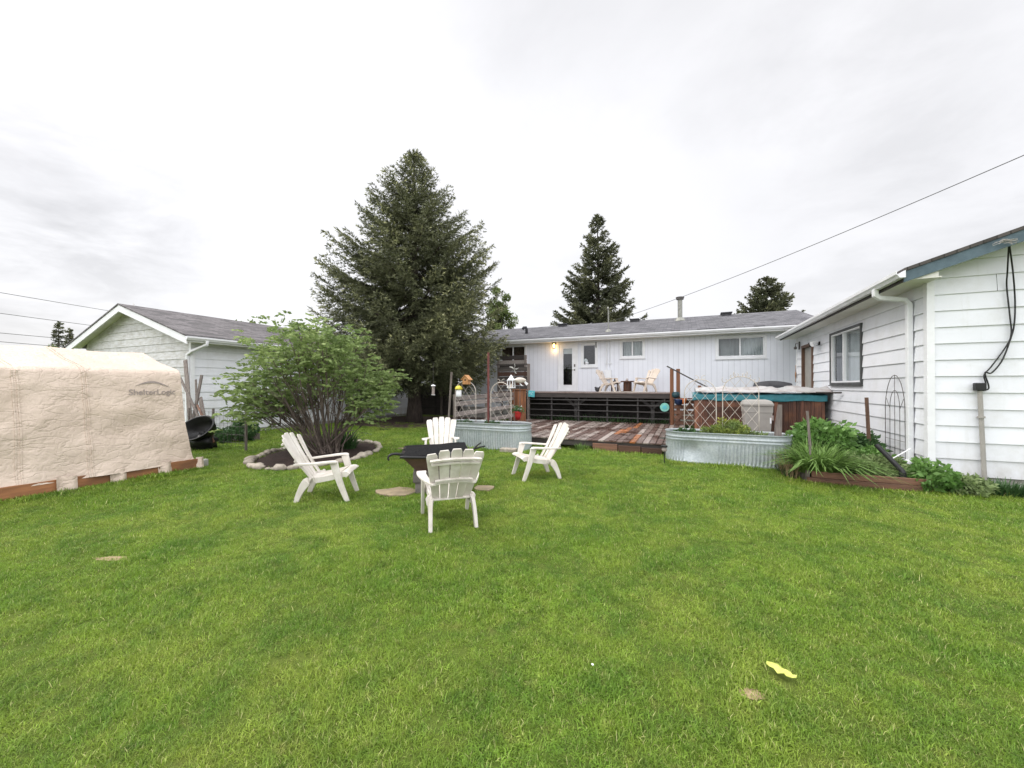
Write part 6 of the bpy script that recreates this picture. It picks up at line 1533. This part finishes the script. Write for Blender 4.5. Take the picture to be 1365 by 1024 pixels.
cut(((lx - SHRUB_BED[0]) / (SHRUB_BED[2] * 1.0)) ** 2 + ((ly - SHRUB_BED[1]) / (SHRUB_BED[3] * 1.0)) ** 2 < 1)
ind = inpoly(X, Y, DIRT); cut(ind & (g.uniform(size=len(X)) < .93))
cut((np.hypot(X - cx, Y - cy) < .30))
for px, py, r_ in ((531, 657, .2), (645, 652, .08), (548, 599, .14)):
    c = gp(px, py); cut(np.hypot(X - c.x, Y - c.y) < r_)
for px, py, a_, b_ in BARE:
    c = gp(px, py); cut((np.hypot((X - c.x) * c_ + (Y - c.y) * s_, (-(X - c.x) * s_ + (Y - c.y) * c_) * a_ / b_) < a_ + .03) & (g.uniform(size=len(X)) < .8))
c = gp(1040, 903); cut(np.hypot(X - c.x, Y - c.y) < .10)
X, Y, S = X[ok], Y[ok], S[ok]; n = len(X)
# taller along walls, boards and tanks
edge = np.zeros(n)
edge += (np.abs(Y - (BY0 - .06)) < .08) & (X > BX0 - .2) & (X < BX1 + .3); edge += (Y > GY0 - .35) & (X > GX); edge += (np.abs(Y - (LDY0 - .1)) < .12) & (X > -4) & (X < 0)
for (tx, ty) in (RT, BT): edge += (np.abs(X - tx) < 1.4) & (np.abs(Y - ty) < .52)
edge += (np.abs(X - (TX + .1)) < .12) & (Y < TY1 + .2)
pn = np.array([mnoise.noise(V3((x * 1.7, y * 1.7, 4))) + .6 * mnoise.noise(V3((x * 5, y * 5, 9))) for x, y in zip(X, Y)])
S = S * g.uniform(.75, 1.25, n) * np.clip(1 + .45 * pn, .6, 1.6) * (1 + .7 * np.clip(edge, 0, 1))
pm = bpy.data.meshes.new('lawn_points'); pm.vertices.add(n); pm.vertices.foreach_set('co', np.stack([X, Y, np.zeros(n)], 1).astype(np.float32).ravel())
a = pm.attributes.new('rot', 'FLOAT_VECTOR', 'POINT'); a.data.foreach_set('vector', np.stack([g.normal(0, .06, n), g.normal(0, .06, n), g.uniform(0, 6.283, n)], 1).astype(np.float32).ravel())
a = pm.attributes.new('size', 'FLOAT', 'POINT'); a.data.foreach_set('value', S.astype(np.float32))
a = pm.attributes.new('pick', 'INT', 'POINT'); a.data.foreach_set('value', np.where((g.uniform(size=n) < .05 + .25 * (np.array([mnoise.noise(V3((x * .9, y * .9, 21))) for x, y in zip(X, Y)]) > .28)), 6, g.integers(0, 6, n)).astype(np.int32))
lawn = bpy.data.objects.new('lawn_grass', pm); COL.objects.link(lawn); tag(lawn, 'short mown green grass over the whole yard', 'grass', kind='stuff')
cc = bpy.data.collections.new('grass_tufts')
for q in range(7):
    nb = 64; gg = np.random.default_rng(200 + q); a = gg.uniform(0, 6.283, nb); rr = .12 * gg.uniform(0, 1, nb) ** .5; az = gg.uniform(0, 6.283, nb)
    B = np.stack([np.cos(a) * rr, np.sin(a) * rr, np.full(nb, -.004)], 1); O = np.stack([np.cos(az), np.sin(az), np.zeros(nb)], 1); Sd = np.stack([-np.sin(az), np.cos(az), np.zeros(nb)], 1)
    l = gg.uniform(.02, .064, nb); le = gg.uniform(.1, 1.3, nb); wd = gg.uniform(.003, .006, nb); V = []
    broad = gg.uniform(size=nb) < (.05 if q < 6 else .75); wd = np.where(broad, .013, wd); l = np.where(broad, .03, l); le = np.where(broad, 1.3, le)
    for u in (0, .5, 1.):
        p = B + O * (l * le * u ** 1.7)[:, None] + np.array([0, 0, 1.]) * (l * (u - .38 * np.minimum(le, 1.1) * u * u))[:, None]; ww = wd * (1 - u ** 2.) + .0006
        V += [p - Sd * ww[:, None] / 2, p + Sd * ww[:, None] / 2]
    v = np.stack(V, 1).reshape(-1, 3); base = np.arange(nb)[:, None] * 6; f = np.concatenate([base + np.array([[0, 1, 3, 2]]), base + np.array([[2, 3, 5, 4]])], 0)
    o = np_mesh('grass_tuft', v, f, np.tile(gg.uniform(-.5, .92, nb), 2), 'grass_blades'); COL.objects.unlink(o); cc.objects.link(o)
ng = bpy.data.node_groups.new('scatter_grass', 'GeometryNodeTree'); ng.interface.new_socket('Geometry', in_out='INPUT', socket_type='NodeSocketGeometry'); ng.interface.new_socket('Geometry', in_out='OUTPUT', socket_type='NodeSocketGeometry')
N_ = ng.nodes; gi = N_.new('NodeGroupInput'); go = N_.new('NodeGroupOutput'); iop = N_.new('GeometryNodeInstanceOnPoints'); ci = N_.new('GeometryNodeCollectionInfo'); m2p = N_.new('GeometryNodeMeshToPoints')
ci.inputs[0].default_value = cc; ci.inputs['Separate Children'].default_value = True; ci.inputs['Reset Children'].default_value = True
def na(name, ty):
    nd = N_.new('GeometryNodeInputNamedAttribute'); nd.data_type = ty; nd.inputs[0].default_value = name; return nd.outputs[0]
lk = ng.links.new
lk(gi.outputs[0], m2p.inputs[0]); lk(m2p.outputs[0], iop.inputs['Points']); lk(ci.outputs[0], iop.inputs['Instance']); iop.inputs['Pick Instance'].default_value = True
lk(na('pick', 'INT'), iop.inputs['Instance Index']); lk(na('size', 'FLOAT'), iop.inputs['Scale'])
e2r = N_.new('FunctionNodeEulerToRotation'); lk(na('rot', 'FLOAT_VECTOR'), e2r.inputs[0]); lk(e2r.outputs[0], iop.inputs['Rotation']); lk(iop.outputs[0], go.inputs[0])
md = lawn.modifiers.new('grass', 'NODES'); md.node_group = ng
